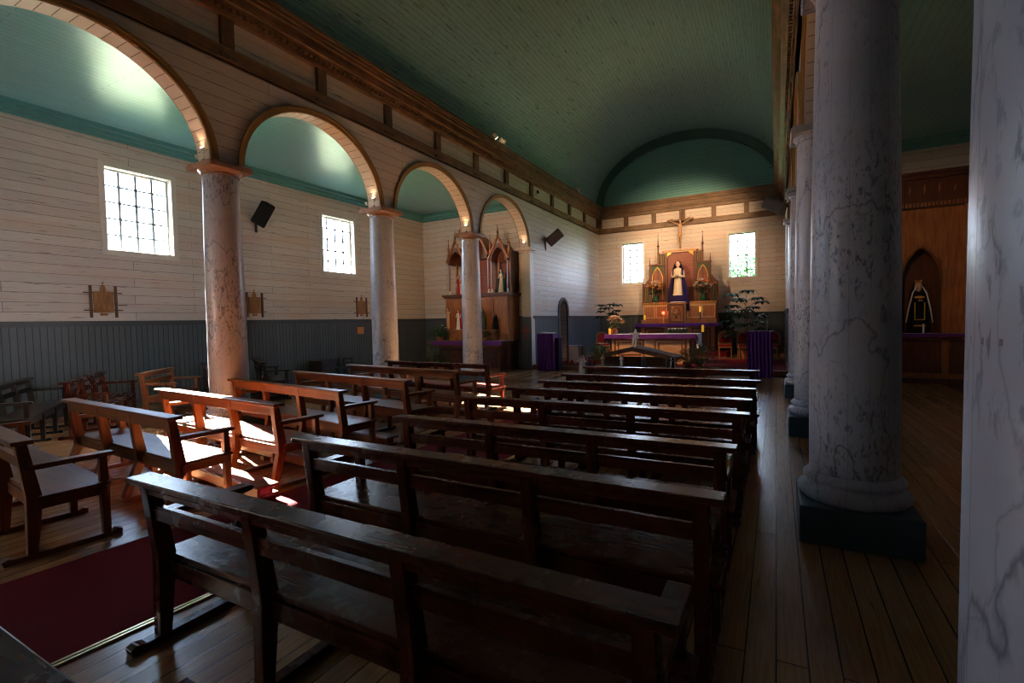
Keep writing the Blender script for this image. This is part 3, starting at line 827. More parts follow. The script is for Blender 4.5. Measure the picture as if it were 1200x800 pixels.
for k,lab in ((-1,'small lamp on the capital hidden beyond the picture edge'),(0,'small lamp on the capital of the first window-side column'),(1,'small lamp on the capital of the second window-side column'),(2,'small lamp on the capital of the column before the side altar'),(3,'small lamp on the pilaster impost beyond the side altar')):
    y=LY0+k*SP-.26
    loc=(LX+.06,y,ZC+.03); spotlamp(loc,(.12,-.55,.8) if k<9 else (0,-1,1),lab,G2,1.2*SE,WARM,.035,150,1.)
for k,lab in ((0,'small lamp on the aisle side of the first window-side capital'),(1,'small lamp on the aisle side of the second window-side capital'),(2,'small lamp on the aisle side of the capital before the side altar')):
    loc=(LX-.24,LY0+k*SP-.18,ZC+.03); spotlamp(loc,(-.5,.75,-.30) if k==2 else (-.6,.8,.12),lab,G2,30 if k==2 else 8,WARM,.035,140,1.)
for k,lab in ((0,'small lamp on the capital of the large blue-grey column'),(1,'small lamp on the capital behind the large blue-grey column'),(2,'small lamp on the hidden capital of the last column across the nave')):
    loc=(RX-.06,RY0+k*SP+.26,ZC+.03); spotlamp(loc,(-.05,.55,.8),lab,G2,1.2*SE,WARM,.035,150,1.)
spotlamp((RX+.26,RY0+SP+.22,ZC+.03),(2.25,6.6,-1.3),'small lamp on a hidden capital aimed at the shrine',G2,35,WARM,.035,45,1.)  # fixture added out of view to light the shrine wood warmly

# figures ----------------------------------------------------------------------
def hand(m,wrist,d,size=.06):
    """a small open hand: palm and five fingers"""
    w=Vector(wrist); d=Vector(d).normalized(); side=d.cross(Vector((0,0,1)))
    if side.length<.1: side=Vector((1,0,0))
    side.normalize()
    m.ball(w+d*size*.45,(size*.35,size*.35,size*.35),8,6)
    for i,l in enumerate((.75,.9,.95,.85)):
        b=w+d*size*.7+side*(i-1.5)*size*.19
        m.tube([b,b+d*size*l*.5,b+d*size*l*.85-Vector((0,0,size*.15))],[size*.1,size*.09,size*.07],6)
    b=w+d*size*.3-side*size*.35; m.tube([b,b+d*size*.35-side*size*.3,b+d*size*.6-side*size*.3],[size*.11,size*.1,size*.08],6)
def headmesh(c,r,fd=Vector((0,-1,0))):
    m=MB(); c=Vector(c); fd=Vector(fd).normalized(); sd=Vector((-fd.y,fd.x,0))
    m.ball(c,(r*.78,r*.86,r*1.05),14,10)
    m.ball(c+fd*r*.78+Vector((0,0,-.05*r)),(r*.13,r*.17,r*.24),8,6)
    m.ball(c+fd*r*.62+Vector((0,0,-.5*r)),(r*.28,r*.22,r*.12),8,6)
    m.ball(c+fd*r*.55+Vector((0,0,-.78*r)),(r*.3,r*.25,r*.22),8,6)
    for s in (-1,1): m.ball(c+sd*s*r*.78,(r*.12,r*.16,r*.25),8,6)
    m.tube([c-Vector((0,0,r*.7)),c-Vector((0,0,r*1.5))],[r*.42,r*.5],10)
    return m
def figure(name,label,cat,loc,H,rz=0,robe='cream',cloak=None,hair='hair',arms='front',group=None,veil=None,apron=None,bare=False):
    t=thing(name,label,cat,loc,rz,group)
    hr=H/14.5; hz=H-hr*1.05
    sh=H*.80
    m=MB()
    prof=[(.17*H,0),(.165*H,.02*H),(.135*H,.15*H),(.115*H,.32*H),(.095*H,.50*H),(.082*H,.60*H),(.098*H,.70*H),(.118*H,.765*H),(.095*H,.81*H),(.04*H,.835*H)]
    if bare: prof=[(.07*H,0),(.075*H,.1*H),(.085*H,.3*H),(.09*H,.45*H),(.075*H,.55*H),(.09*H,.68*H),(.105*H,.765*H),(.08*H,.81*H),(.035*H,.84*H)]
    n=28; i0=len(m.v); m.lathe(prof,n,sx=1,sy=.72)
    # folds: ripple the skirt
    for i,v in enumerate(m.v):
        a=math.atan2(v[1],v[0]); k=max(0,1-v[2]/(.6*H))
        f=1+.06*k*math.sin(a*9); m.v[i]=(v[0]*f,v[1]*f,v[2])
    m.build('robe',robe,t,smooth=True)
    hd=headmesh((0,-.01*H,hz),hr).build('head','skin',t,smooth=True)
    mh=MB(); mh.ball((0,.012*H,hz+.2*hr),(hr*.92,hr*.95,hr*1.05),14,10); mh.ball((0,.03*H,hz-.5*hr),(hr*.8,hr*.6,hr*.9),10,8); mh.build('hair',hair if not veil else veil,hd,smooth=True)
    ma=MB(); mh2=MB()
    for s in (-1,1):
        S=Vector((s*.105*H,0,.765*H))
        if arms=='up': E_=S+Vector((s*.06*H,-.02*H,.09*H)); W_=E_+Vector((-s*.05*H,0,.13*H))
        elif arms=='out': E_=S+Vector((s*.08*H,-.03*H,-.12*H)); W_=E_+Vector((s*.06*H,-.10*H,.05*H))
        elif arms=='kneel': E_=S+Vector((s*.02*H,-.08*H,-.10*H)); W_=Vector((s*.02*H,-.19*H,.72*H))
        else: E_=S+Vector((s*.03*H,-.02*H,-.15*H)); W_=Vector((s*.03*H,-.15*H,.64*H))
        ma.tube([S,(S+E_)/2,E_,(E_+W_)/2,W_],[.036*H,.034*H,.033*H,.034*H,.03*H] if not bare else [.026*H,.024*H,.02*H,.019*H,.014*H],10)
        hand(mh2,W_,(W_-E_),.05*H)
    sl=ma.build('sleeves' if not bare else 'arms',robe,t,smooth=True); mh2.build('hands','skin',sl,smooth=True)
    if cloak:
        c=MB(); rows=12; nn=22
        vs=[];fs=[]
        for j in range(rows+1):
            z=H*(.02+.965*j/rows)
            u=j/rows
            R=(.185-.07*u)*H if u<.80 else ((.185-.056)*H*(1-(u-.80)/.2*.60))
            open_=.75*PI if u<.85 else .62*PI
            for i in range(nn+1):
                a=PI/2-open_+2*open_*i/nn
                rr=R*(1+.05*(1-u)*math.sin(i*2.1))
                vs.append((rr*math.cos(a),rr*.78*math.sin(a)+.012*H,z))
        for j in range(rows):
            for i in range(nn): fs.append((j*(nn+1)+i,j*(nn+1)+i+1,(j+1)*(nn+1)+i+1,(j+1)*(nn+1)+i))
        c.add(vs,fs); o=c.build('cloak',cloak,t,smooth=True)
        sm=o.modifiers.new('thick','SOLIDIFY'); sm.thickness=.008*H+.002; sm.offset=1
    if apron:
        c=MB(); c.prism([(-.05*H,.62*H),(.05*H,.62*H),(.10*H,.16*H),(-.10*H,.16*H)],-.155*H,-.13*H,1); c.build('apron',apron,t)
    return t

# flowers & plants ---------------------------------------------------------------
def flower(m,c,r,n=9):
    c=Vector(c)
    for i in range(n):
        a=2*PI*i/n+random.random(); m.leaf(c,c+Vector((math.cos(a)*r,math.sin(a)*r,r*(.2+.4*random.random()))),r*.55)
    m.ball(c+Vector((0,0,r*.15)),r*.28,8,6)
def bouquet(name,label,loc,R,H,vase,n=26,cols=('petalw','petalo'),greens='leafd',group=None):
    t=thing(name,label,'flowers',loc,0,group)
    MB().lathe([(R*.28,0),(R*.36,.03),(R*.40,H*.18),(R*.25,H*.30),(R*.30,H*.36),(R*.22,H*.36),(R*.2,H*.3)],20).build('vase',vase,t,smooth=True)
    ms={c:MB() for c in cols}; lf=MB(); rr=random.Random(hash(label)%999 if False else len(label))
    for i in range(n):
        a=rr.random()*2*PI; e=rr.random()**.6*PI*.52
        p=Vector((math.sin(e)*math.cos(a)*R,math.sin(e)*math.sin(a)*R,H*.62+math.cos(e)*H*.38))
        c=cols[(i%len(cols)) if i%5 else 0]
        flower(ms[c],p,R*.36)
        lf.tube([(0,0,H*.34),p*.5+Vector((0,0,H*.25)),p],.004,5)
    for i in range(22):
        a=rr.random()*2*PI; z=H*(.32+.25*rr.random()); r0=R*.3; r1=R*(.7+.4*rr.random())
        lf.leaf((math.cos(a)*r0,math.sin(a)*r0,z),(math.cos(a)*r1,math.sin(a)*r1,z+H*.1*(rr.random()-.3)),R*.22)
    for c,mm in ms.items(): mm.build('blossoms' ,c,t)
    lf.build('foliage',greens,t)
    return t
def umbrella_plant(label,loc,H,spread,n,seed,leaf='leafd',pot=True,bare=0.35,lobes=8):
    t=thing('potted_plant',label,'plant',loc)
    rr=random.Random(seed)
    ph=.34
    MB().lathe([(.13,0),(.17,ph),(.185,ph),(.185,ph-.04),(.15,ph-.05),(.0,ph-.06)],20,cap=False).build('pot','pot' if pot else 'black',t,smooth='auto')
    st=MB(); lf=MB()
    st.tube([(0,0,ph-.08),(.03,.02,H*.5),(-.02,0,H*.92)],[.022,.018,.01],8)
    for i in range(n):
        u=bare+(1-bare)*(i/(n-1)); z=H*u*.95; a=i*2.4+rr.random()*.6
        l=spread*(1.05-.45*u)*(.7+.4*rr.random())
        e=Vector((math.cos(a)*l,math.sin(a)*l,z+.10+.12*rr.random()))
        b=Vector((0,0,z-.05)); st.tube([b,(b+e)/2+Vector((0,0,.06)),e],[.008,.006,.004],5)
        for k in range(lobes):
            b2=2*PI*k/lobes+rr.random()*.3; L_=spread*.42*(.8+.4*rr.random())
            lf.leaf(e,e+Vector((math.cos(b2)*L_,math.sin(b2)*L_,-.03-.05*rr.random())),L_*.42,droop=.18)
    so_=st.build('stem','stem',t,smooth=True); lf.build('foliage',leaf,so_)
    return t
def bushy(name,label,loc,R,H,n,seed,leaf='leafo',flowers=None,nf=0,pot='pot'):
    t=thing(name,label,'plant',loc); rr=random.Random(seed); lf=MB()
    MB().lathe([(R*.22,0),(R*.32,H*.25),(R*.34,H*.26),(R*.28,H*.24),(0.001,H*.22)],16,cap=False).build('pot',pot,t,smooth='auto')
    for i in range(n):
        a=rr.random()*2*PI; e=rr.random()*PI*.55; l=(.5+.5*rr.random())
        p=Vector((math.sin(e)*math.cos(a)*R*l,math.sin(e)*math.sin(a)*R*l,H*.3+math.cos(e)*H*.68*l))
        q=p+Vector((math.cos(a)*.12,math.sin(a)*.12,.05*(rr.random()-.5)))
        if i%6==0: lf.tube([(0,0,H*.22),p*.6+Vector((0,0,H*.15)),p],.004,5)
        lf.leaf(p,q,.045)
    lf.build('foliage',leaf,t)
    if flowers:
        m=MB()
        for i in range(nf):
            a=rr.random()*2*PI; e=rr.random()*PI*.45
            flower(m,(math.sin(e)*math.cos(a)*R*.95,math.sin(e)*math.sin(a)*R*.95,H*.35+math.cos(e)*H*.66),.07)
        m.build('blossoms',flowers,t)
    return t
def candle(label,loc,h=.16,stand=.0,group='yellow candles about the altars'):
    t=thing('candle',label,'candle',loc,0,group)
    if stand: MB().lathe([(.07,0),(.07,.012),(.015,.03),(.012,stand*.45),(.028,stand*.5),(.012,stand*.55),(.015,stand-.03),(.06,stand-.015),(.06,stand)],16).build('candlestick','darkmetal',t,smooth='auto')
    wx=MB().lathe([(.038,stand),(.038,stand+h*.95),(.03,stand+h),(.01,stand+h*.97)],16).build('wax','candle',t,smooth='auto')
    MB().tube([(0,0,stand+h*.95),(0,0,stand+h+.015)],.003,5).build('wick','black',wx)

# ------------------------------------------------------------------ main altar
def frame_panel(m,x0,x1,z0,z1,y,w=.035,d=.02):
    """raised frame around a panel on a face looking to -y"""
    m.box(x0,x0+w,y-d,y,z0,z1); m.box(x1-w,x1,y-d,y,z0,z1); m.box(x0+w,x1-w,y-d,y,z1-w,z1); m.box(x0+w,x1-w,y-d,y,z0,z0+w)
def pointed(cx,hw,z0,zs,za,n=10):
    """outline of a pointed arch opening"""
    p=[(cx-hw,z0)]
    for i in range(n+1):
        t=i/n; a=t*PI/3; p.append((cx-hw+2*hw*(1-math.cos(a)) ,zs+(za-zs)*math.sin(a)/math.sin(PI/3)))
    for i in range(n-1,-1,-1):
        t=i/n; a=t*PI/3; p.append((cx+hw-2*hw*(1-math.cos(a)),zs+(za-zs)*math.sin(a)/math.sin(PI/3)))
    p.append((cx+hw,z0)); return p
def strip_along(m,poly,w,y0,y1):
    for a,b in zip(poly[:-1],poly[1:]):
        a=Vector(a);b=Vector(b);d=(b-a)
        if d.length<1e-4: continue
        n=Vector((-d.y,d.x)).normalized()*w/2; e=d.normalized()*w*.3
        m.prism([tuple(a-n-e),tuple(b-n+e),tuple(b+n+e),tuple(a+n-e)],y0,y1,1)
def spire(m,x,y,z0,z1,r=.035):
    h=z1-z0
    m.lathe([(r,z0),(r,z0+.05),(r*.7,z0+.06),(r*.75,z0+h*.35),(r*1.5,z0+h*.38),(r*1.1,z0+h*.43),(r*.65,z0+h*.45),(r*.15,z0+h*.93),(r*.5,z0+h*.95),(r*.1,z1)],8,c=(x,y))
def main_altar():
    C=-3.65
    # stone-like steps are part of the platform
    struct(MB().box(C-2.0,C+2.0,20.2,YE,PH,PH+.17).build('floor_altar_step','carpet',bevel=.01))
    t=thing('high_altar','carved red-brown high altar with pointed panels and spires against the end wall','altar',(C,21.0,PH+.17))
    z0=0; 
    def X(v): return v-C
    def Yy(v): return v-21.0
    def Z(v): return v-PH-.17
    m=MB(); m.box(X(-5.08),X(-2.17),0,1.3,0,Z(1.38)); m.build('table','altar_d',t,bevel=.01)
    m=MB()
    for x0,x1 in ((-5.02,-4.1),(-4.0,-3.2),(-3.1,-2.25)):
        frame_panel(m,X(x0),X(x1),.05,Z(1.32),0,.06,.03); frame_panel(m,X(x0+.14),X(x1-.14),.16,Z(1.18),0,.035,.03)
    for x in (-5.05,-4.05,-3.15,-2.2): m.box(X(x)-.045,X(x)+.045,-.04,0,0,Z(1.36))
    m.build('front_panels','altar',t,bevel=.004)
    m=MB(); m.box(X(-5.2),X(-2.05),-.06,1.3,Z(1.38),Z(1.44)); m.build('table_top','altar',t,bevel=.01)
    # gradine (stepped back shelf)
    m=MB(); m.box(X(-5.2),X(-2.12),.45,1.35,Z(1.44),Z(1.62)); m.box(X(-5.15),X(-2.16),.55,1.35,Z(1.62),Z(2.28)); m.box(X(-5.2),X(-2.12),.50,1.35,Z(2.28),Z(2.36)); m.build('gradine','altar',t,bevel=.008)
    m=MB()
    for x0,x1 in ((-5.12,-4.62),(-4.58,-4.08),(-3.30,-2.76),(-2.72,-2.20)): frame_panel(m,X(x0),X(x1),Z(1.68),Z(2.22),.55,.04,.02)
    build_split(m,'gradine_frames','altar_p',t)
    m=MB(); x=-5.12
    while x<-2.2:
        if not -4.12<x<-3.25: m.prism([(X(x),Z(2.27)),(X(x+.045),Z(2.27)),(X(x+.0225),Z(2.19))],.525,.545,1)
        x+=.062
    build_split(m,'gilt_fringe','gold',t)
    # tabernacle
    m=MB(); m.box(X(-4.0),X(-3.32),.15,1.0,Z(1.46),Z(2.26)); m.box(X(-4.04),X(-3.28),.10,1.0,Z(2.26),Z(2.32)); m.build('tabernacle','altar',t,bevel=.008)
    m=MB(); frame_panel(m,X(-3.96),X(-3.36),Z(1.5),Z(2.24),.15,.05,.03); strip_along(m,pointed(X(-3.66),.17,Z(1.58),Z(1.85),Z(2.12)),.025,.12,.14)
    m.ball((X(-3.66),.13,Z(1.75)),(.07,.03,.12)); m.ball((X(-3.74),.13,Z(1.85)),(.05,.02,.05)); m.ball((X(-3.58),.13,Z(1.85)),(.05,.02,.05)); m.build('tabernacle_carving','altar_d',t)
    # reredos bodies
    m=MB()
    m.box(X(-4.22),X(-3.02),.95,1.2,Z(2.36),Z(4.58)); m.build('central_panel','panelred',t)
    m=MB(); m.box(X(-4.28),X(-4.16),.90,1.2,Z(2.36),Z(4.52)); m.box(X(-3.08),X(-2.96),.90,1.2,Z(2.36),Z(4.52)); m.box(X(-4.16),X(-3.08),.90,1.2,Z(2.36),Z(3.0))
    for i in range(8): m.box(X(-4.10+i*.13),X(-4.02+i*.13),.87,.90,Z(2.42),Z(2.95))
    m.build('central_frame','altar_d',t,bevel=.006)
    m=MB(); m.box(X(-4.36),X(-2.90),.82,1.22,Z(4.56),Z(4.62)); m.box(X(-4.30),X(-2.96),.86,1.2,Z(4.50),Z(4.56)); m.build('header_moulding','altar_p',t,bevel=.008)
    m=MB()
    for xx,s in ((-4.16,1),(-3.08,-1)): m.prism([(X(xx),Z(4.5)),(X(xx+s*.20),Z(4.5)),(X(xx+s*.15),Z(4.43)),(X(xx+s*.05),Z(4.38)),(X(xx),Z(4.30))],.88,.94,1)
    build_split(m,'gilt_corner_bracket','gold',t)
    g=MB();f=MB()
    for x0,x1,zt in ((-4.52,-4.28,4.50),(-2.96,-2.74,4.50),(-5.18,-4.90,3.12),(-2.42,-2.16,3.12)):
        g.box(X(x0),X(x1),.98,1.2,Z(2.36),Z(zt))
        for k in range(3):
            xx=x0+(x1-x0)*(k+.5)/3; f.tube([(X(xx),.975,Z(2.42)),(X(xx),.975,Z(zt-.08))],.018,8)
        f.box(X(x0),X(x1),.95,1.2,Z(zt-.03),Z(zt+.02))
    build_split(g,'green_fluted_panel','green',t,gap=.02); build_split(f,'flutes','altar',t,smooth='auto',gap=.05)
    m=MB(); rd=MB(); gr=MB(); gl=MB()
    for x0,x1 in ((-4.88,-4.28),(-2.98,-2.44)):
        rd.box(X(x0),X(x1),.92,1.2,Z(2.36),Z(3.98)); cxx=X((x0+x1)/2); hw=(x1-x0)/2-.07
        m.box(X(x0),X(x0+.06),.86,1.2,Z(2.36),Z(4.0)); m.box(X(x1-.06),X(x1),.86,1.2,Z(2.36),Z(4.0)); m.box(X(x0-.03),X(x1+.03),.84,1.2,Z(3.98),Z(4.06))
        pt=pointed(cxx,hw,Z(2.5),Z(3.3),Z(3.9)); strip_along(gl,pt,.03,.88,.92)
        # green spandrels
        top=Z(3.97)
        half=pt[1:12]
        gr.prism([(X(x0+.06),top)]+[(X(x0+.06),half[0][1])]+[tuple(q) for q in half]+[(cxx,top)],.895,.92,1)
        half=[(2*cxx-q[0],q[1]) for q in half]; gr.prism([(X(x1-.06),top)]+[(X(x1-.06),half[0][1])]+[tuple(q) for q in half]+[(cxx,top)],.895,.92,1)
    build_split(rd,'pointed_side_panel','panelred',t); build_split(m,'side_frame','altar_d',t,gap=.3,bevel=.005); build_split(gl,'gilt_arch','gold',t); build_split(gr,'green_spandrel','green',t)
    m=MB()
    for x0,x1,z0_,z1_ in ((-4.90,-5.2,3.55,3.1),(-2.42,-2.14,3.55,3.1)): m.prism([(X(x0),Z(3.12)),(X(x1),Z(3.12)),(X(x1),Z(3.16)),(X(x0),Z(z0_))],1.0,1.15,1)
    build_split(m,'raking_wing','altar_d',t)
    for x,zb,zt in ((-4.55,2.36,5.35),(-2.72,2.36,5.32),(-4.92,2.36,4.38),(-2.42,2.36,4.38),(-5.22,2.36,3.45),(-2.13,2.36,3.45)):
        m=MB(); hb=zt-(.85 if zt>5 else .6 if zt>4 else .4)
        m.box(X(x)-.035,X(x)+.035,.9,.97,Z(zb),Z(hb)); spire(m,X(x),.935,Z(hb),Z(zt),.045); m.build('spire','altar_d',t)
    # altar cloth
    tag(clothmesh(-5.33,-1.92,20.86,21.5,1.445,.12,'altar_cloth','purple',fold=.01),'purple cloth lying over the table of the high altar','altar cloth')
def clothmesh(x0,x1,y0,y1,z,drop,name,mat,fold=.012,sides=True):
    m=MB(); nx=60
    # top
    th=.008
    m.box(x0,x1,y0,y1,z,z+th)
    # front drape with ripples
    def drape(P,dropf):
        vs=[];fs=[]
        n=len(P)-1
        for i,(p,nv) in enumerate(P):
            w=math.sin(i*.9)*fold+math.sin(i*2.3)*fold*.4
            a=Vector(p); b=a+Vector(nv)*(.004); c=a+Vector(nv)*(.006+fold+w)-Vector((0,0,dropf)); 
            vs+= [(a.x,a.y,z+th),(b.x,b.y,z-.01),(c.x,c.y,c.z),(c.x-nv[0]*.006,c.y-nv[1]*.006,c.z),(a.x-nv[0]*.004,a.y-nv[1]*.004,z-.01)]
        for i in range(n):
            o=i*5; q=o+5
            for k in range(4): fs.append((o+k,q+k,q+k+1,o+k+1))
        m.add(vs,fs)
    drape([((x0+(x1-x0)*i/nx,y0,z),(0,-1,0)) for i in range(nx+1)],drop)
    if sides:
        ny=14
        drape([((x0,y0+(y1-y0)*i/ny,z),(-1,0,0)) for i in range(ny+1)],drop*1.6); drape([((x1,y0+(y1-y0)*i/ny,z),(1,0,0)) for i in range(ny+1)],drop*1.6)
    return m.build(name,mat)
main_altar()
virgin=figure('virgin_statue','tall statue of a veiled woman in cream robe and indigo cloak on the high altar','statue',(-3.64,21.45,2.325),1.75,0,'cream',cloak='navy',hair='hair',arms='front',veil='hair')
m=MB(); m.lathe([(.34,.0),(.35,.08),(.31,.30)],28,sx=1,sy=.72,cap=False); m.build('dark_hem','navy',virgin,smooth=True)
m=MB(); m.tube([(.33*math.cos(a),.245*math.sin(a),.02) for a in [PI+PI*i/16 for i in range(17)]],.014,6); m.build('lace_edge','lace',virgin)
m=MB(); m.box(-.13,.13,-.20,-.16,1.10,1.14); m.build('sash','browncloth',virgin)
m=MB()
for s in (-1,1): m.tube([(s*.20,.0,1.2),(s*.30,.02,.7),(s*.36,.04,.2),(s*.40,.04,-.35)],[.03,.06,.07,.06],10)
m.build('cloak_train','navy',virgin,smooth=True)
bouquet('altar_bouquet','white and orange bouquet on the high altar, beside the red votive lamp',(-4.62,21.62,2.36),.34,.92,'leafd',40)
bouquet('altar_bouquet','white and orange bouquet on the high altar, under the spires nearest the leafy window',(-2.68,21.62,2.36),.34,.92,'leafd',40)
candle('yellow candle low on the gradine shelf by the outer spire',(-5.02,21.3,1.62),.20)
candle('yellow candle on the gradine shelf below the bouquet near the leafy window',(-2.75,21.3,1.62),.24,.28)
t=thing('votive_lamp','small glowing red votive lamp on the high altar beside the statue','votive lamp',(-4.22,21.25,1.46))
MB().lathe([(.05,0),(.02,.03),(.015,.35),(.045,.38)],16).build('stand','gold',t,smooth='auto'); MB().lathe([(.04,.38),(.055,.42),(.05,.50),(.03,.50)],16).build('glass','redlamp',t,smooth='auto')

# crucifix ---------------------------------------------------------------------
t=thing('crucifix','crucifix with a slender carved body hung on the end wall above the high altar','crucifix',(-3.68,22.3,4.72))
m=MB(); m.box(-.035,.035,.02,.06,0,1.62); m.build('upright','altar_d',t,bevel=.006)
m=MB(); m.box(-.52,.52,.02,.06,1.20,1.27)
for s in (-1,1):
    m.ball((s*.5,.03,1.24),(.07,.03,.05)); m.ball((s*.36,.03,1.27),(.07,.02,.035))
m.ball((0,.03,1.62),(.05,.03,.06)); m.build('crossbar','beam_x',t,bevel=.004)
def skin_body(name,verts,edges,rad,mat,parent,root=0):
    me=bpy.data.meshes.new(name); me.from_pydata(verts,edges,[]); me.update(); o=bpy.data.objects.new(name,me); COL.objects.link(o); o.parent=parent
    sk=o.modifiers.new('skin','SKIN'); sd=me.skin_vertices[0].data if me.skin_vertices else None
    if sd is None:
        bpy.context.view_layer.objects.active=o
        me=o.data
    for v,r in zip(me.skin_vertices[0].data,rad): v.radius=(r,r)
    me.skin_vertices[0].data[root].use_root=True
    ss=o.modifiers.new('sub','SUBSURF'); ss.levels=1; ss.render_levels=1
    me.materials.append(MT[mat]); return o
V=[(0,-.03,.62),(0,-.04,.78),(0,-.03,.98),(0,-.03,1.10),(0.03,-.06,1.20),(.10,-.02,1.08),(.28,0,1.17),(.46,.01,1.24),(-.10,-.02,1.08),(-.28,0,1.17),(-.46,.01,1.24),(.045,-.04,.56),(.05,-.10,.32),(.02,-.03,.10),(.02,-.07,.04),(-.045,-.04,.56),(-.05,-.10,.32),(-.01,-.03,.10),(-.01,-.07,.04)]
Ed=[(0,1),(1,2),(2,3),(3,4),(2,5),(5,6),(6,7),(2,8),(8,9),(9,10),(0,11),(11,12),(12,13),(13,14),(0,15),(15,16),(16,17),(17,18)]
Rd=[.075,.06,.085,.035,.055,.04,.026,.018,.04,.026,.018,.05,.034,.022,.02,.05,.034,.022,.02]
def tube_body(parent):
    m=MB()
    m.lathe([(.05,.52),(.075,.58),(.078,.64),(.06,.76),(.075,.90),(.095,.99),(.085,1.05),(.035,1.10)],16,sx=1,sy=.65)
    for s in (-1,1):
        m.tube([(s*.08,-.0,1.04),(s*.18,0,1.10),(s*.28,0,1.16),(s*.38,0,1.20),(s*.46,.0,1.235)],[.036,.030,.024,.022,.016],10)
        hand(m,(s*.46,0,1.235),(s,0,.3),.07)
        m.tube([(s*.045,-.01,.60),(s*.05,-.06,.45),(s*.045,-.10,.33),(s*.035,-.06,.2),(s*.02,-.02,.09),(s*.02,-.07,.03)],[.052,.044,.032,.03,.02,.016],10)
    return m.build('body','corpus',parent,smooth=True)
tube_body(t)
headmesh((.02,-.07,1.17),.06).build('head','skin',t,smooth=True)
MB().ball((.02,-.045,1.19),(.062,.06,.07)).build('hair','hair',t,smooth=True)
MB().lathe([(.078,.50),(.09,.56),(.085,.64),(.07,.65)],16,sx=1,sy=.75).build('loincloth','gold',t,smooth=True)

# free-standing front altar -------------------------------------------------------
FC=-3.75
t=thing('front_altar','free-standing pale panelled wooden altar behind the nativity stable','altar',(FC,16.55,PH+.012))
h=.93
MB().box(-1.32,1.32,0,.75,0,h).build('body','altar',t,bevel=.008)
m=MB()
for x0,x1 in ((-1.28,-.09),(.09,1.28)):
    frame_panel(m,x0,x1,.06,h-.04,0,.07,.035); frame_panel(m,x0+.14,x1-.14,.2,h-.16,0,.045,.03)
    m.box(x0+.26,x1-.26,-.02,0,.3,h-.26)
m.box(-.09,.09,-.045,0,.0,h); m.box(-1.36,1.36,-.06,0,0,.06)
m.build('front_panels','altar_p',t,bevel=.004)
MB().box(-1.42,1.42,-.08,.8,h,h+.04).build('table_top','altar_p',t,bevel=.008)
z_=PH+.012+h+.042
tag(clothmesh(FC-1.52,FC+1.52,16.40,17.40,z_,.13,'altar_cloth','purple',.008),'purple cloth over the free-standing altar, edges hanging down','altar cloth')
lc=MB(); lc.box(FC-1.2,FC+1.50,16.46,17.3,z_+.010,z_+.016); lc.box(FC+1.50,FC+1.56,16.5,17.3,z_-.45,z_+.016)
tag(lc.build('lace_runner','lace'),'white lace runner laid on the purple cloth, hanging over one end','cloth')
zt2=z_+.018
bouquet('altar_flowers','large orange and white flower arrangement at one end of the free-standing altar',(FC-1.28,16.8,zt2),.30,.62,'pot',34,('petalw','petalo'),'leafo')
candle('short yellow candle beside the large arrangement on the free-standing altar',(FC-1.36,16.53,zt2),.20)
candle('yellow candle on a dark turned candlestick at the lace end of the free-standing altar',(FC+1.72,16.30,PH+.012),.22,1.05)
t=thing('advent_wreath','round dark green wreath with white petals lying on the free-standing altar','wreath',(FC+.85,16.75,zt2))
m=MB(); rr=random.Random(4)
for i in range(260):
    a=rr.random()*2*PI; R_=.27+.07*(rr.random()-.5); p=Vector((R_*math.cos(a)*1.2,R_*math.sin(a),.03+.08*rr.random())); q=p+Vector((rr.uniform(-.09,.09),rr.uniform(-.09,.09),rr.uniform(-.02,.08))); m.leaf(p,q,.03)
m.build('foliage','leafd',t); m=MB()
for i in range(6): flower(m,(.1*(i-2.5),.02*i,.15),.075)
m.build('blossoms','petalw',t)

# nativity stable -------------------------------------------------------------------
SC=-3.72; SY=14.35
t=thing('nativity_stable','rustic dark nativity stable with a low-pitched plank roof and thin branch posts','stable',(SC,SY,0))
MB().box(-1.38,1.34,-.42,.72,0,.22).build('base','browncloth',t,bevel=.02)
m=MB()
for s in (-1,1):
    for k in range(7):
        y=-.12+.115*k
        x1=s*1.28; z1=.50; z0=.80
        m.prism([(0,z0+random.uniform(-.01,.01)),(x1,z1+random.uniform(-.015,.015)),(x1,z1+.05),(0,z0+.055)],y,y+.108,1)
    m.prism([(0,.72),(s*1.28,.43),(s*1.28,.54),(0,.845)],-.16,-.125,1)
m.build('roof','thatch',t)
m=MB()
m.tube([(-1.22,-.1,.22),(-1.19,-.1,.52)],.025,8); m.tube([(.98,-.1,.22),(.97,-.1,.57)],.028,8); m.tube([(-1.2,.6,.22),(-1.19,.6,.52)],.025,8); m.tube([(1.1,.6,.22),(1.1,.6,.55)],.025,8)
m.tube([(-1.3,-.13,.49),(0,-.14,.80),(.15,-.14,.79),(1.3,-.13,.50)],.022,8)
m.build('posts','bark',t,smooth=True)
MB().box(-1.2,1.1,.62,.66,.22,.5).build('back_board','thatch',t)
t=thing('white_star','white star ornament with trailing legs standing on the stable roof ridge','ornament',(SC+.07,SY-.02,.84))
m=MB()
def star(cx,cz,R,r,n=5,ph=PI/2):
    return [(cx+(R if i%2==0 else r)*math.cos(ph+PI*i/n),cz+(R if i%2==0 else r)*math.sin(ph+PI*i/n)) for i in range(2*n)]
m.prism(star(0,.36,.19,.075),-.012,.012,1)
m.prism([(-.05,.28),(.0,.30),(-.10,.0),(-.15,.0)],-.01,.01,1); m.prism([(0,.28),(.06,.28),(.01,.0),(-.04,0)],-.01,.01,1)
m.build('star','white',t)
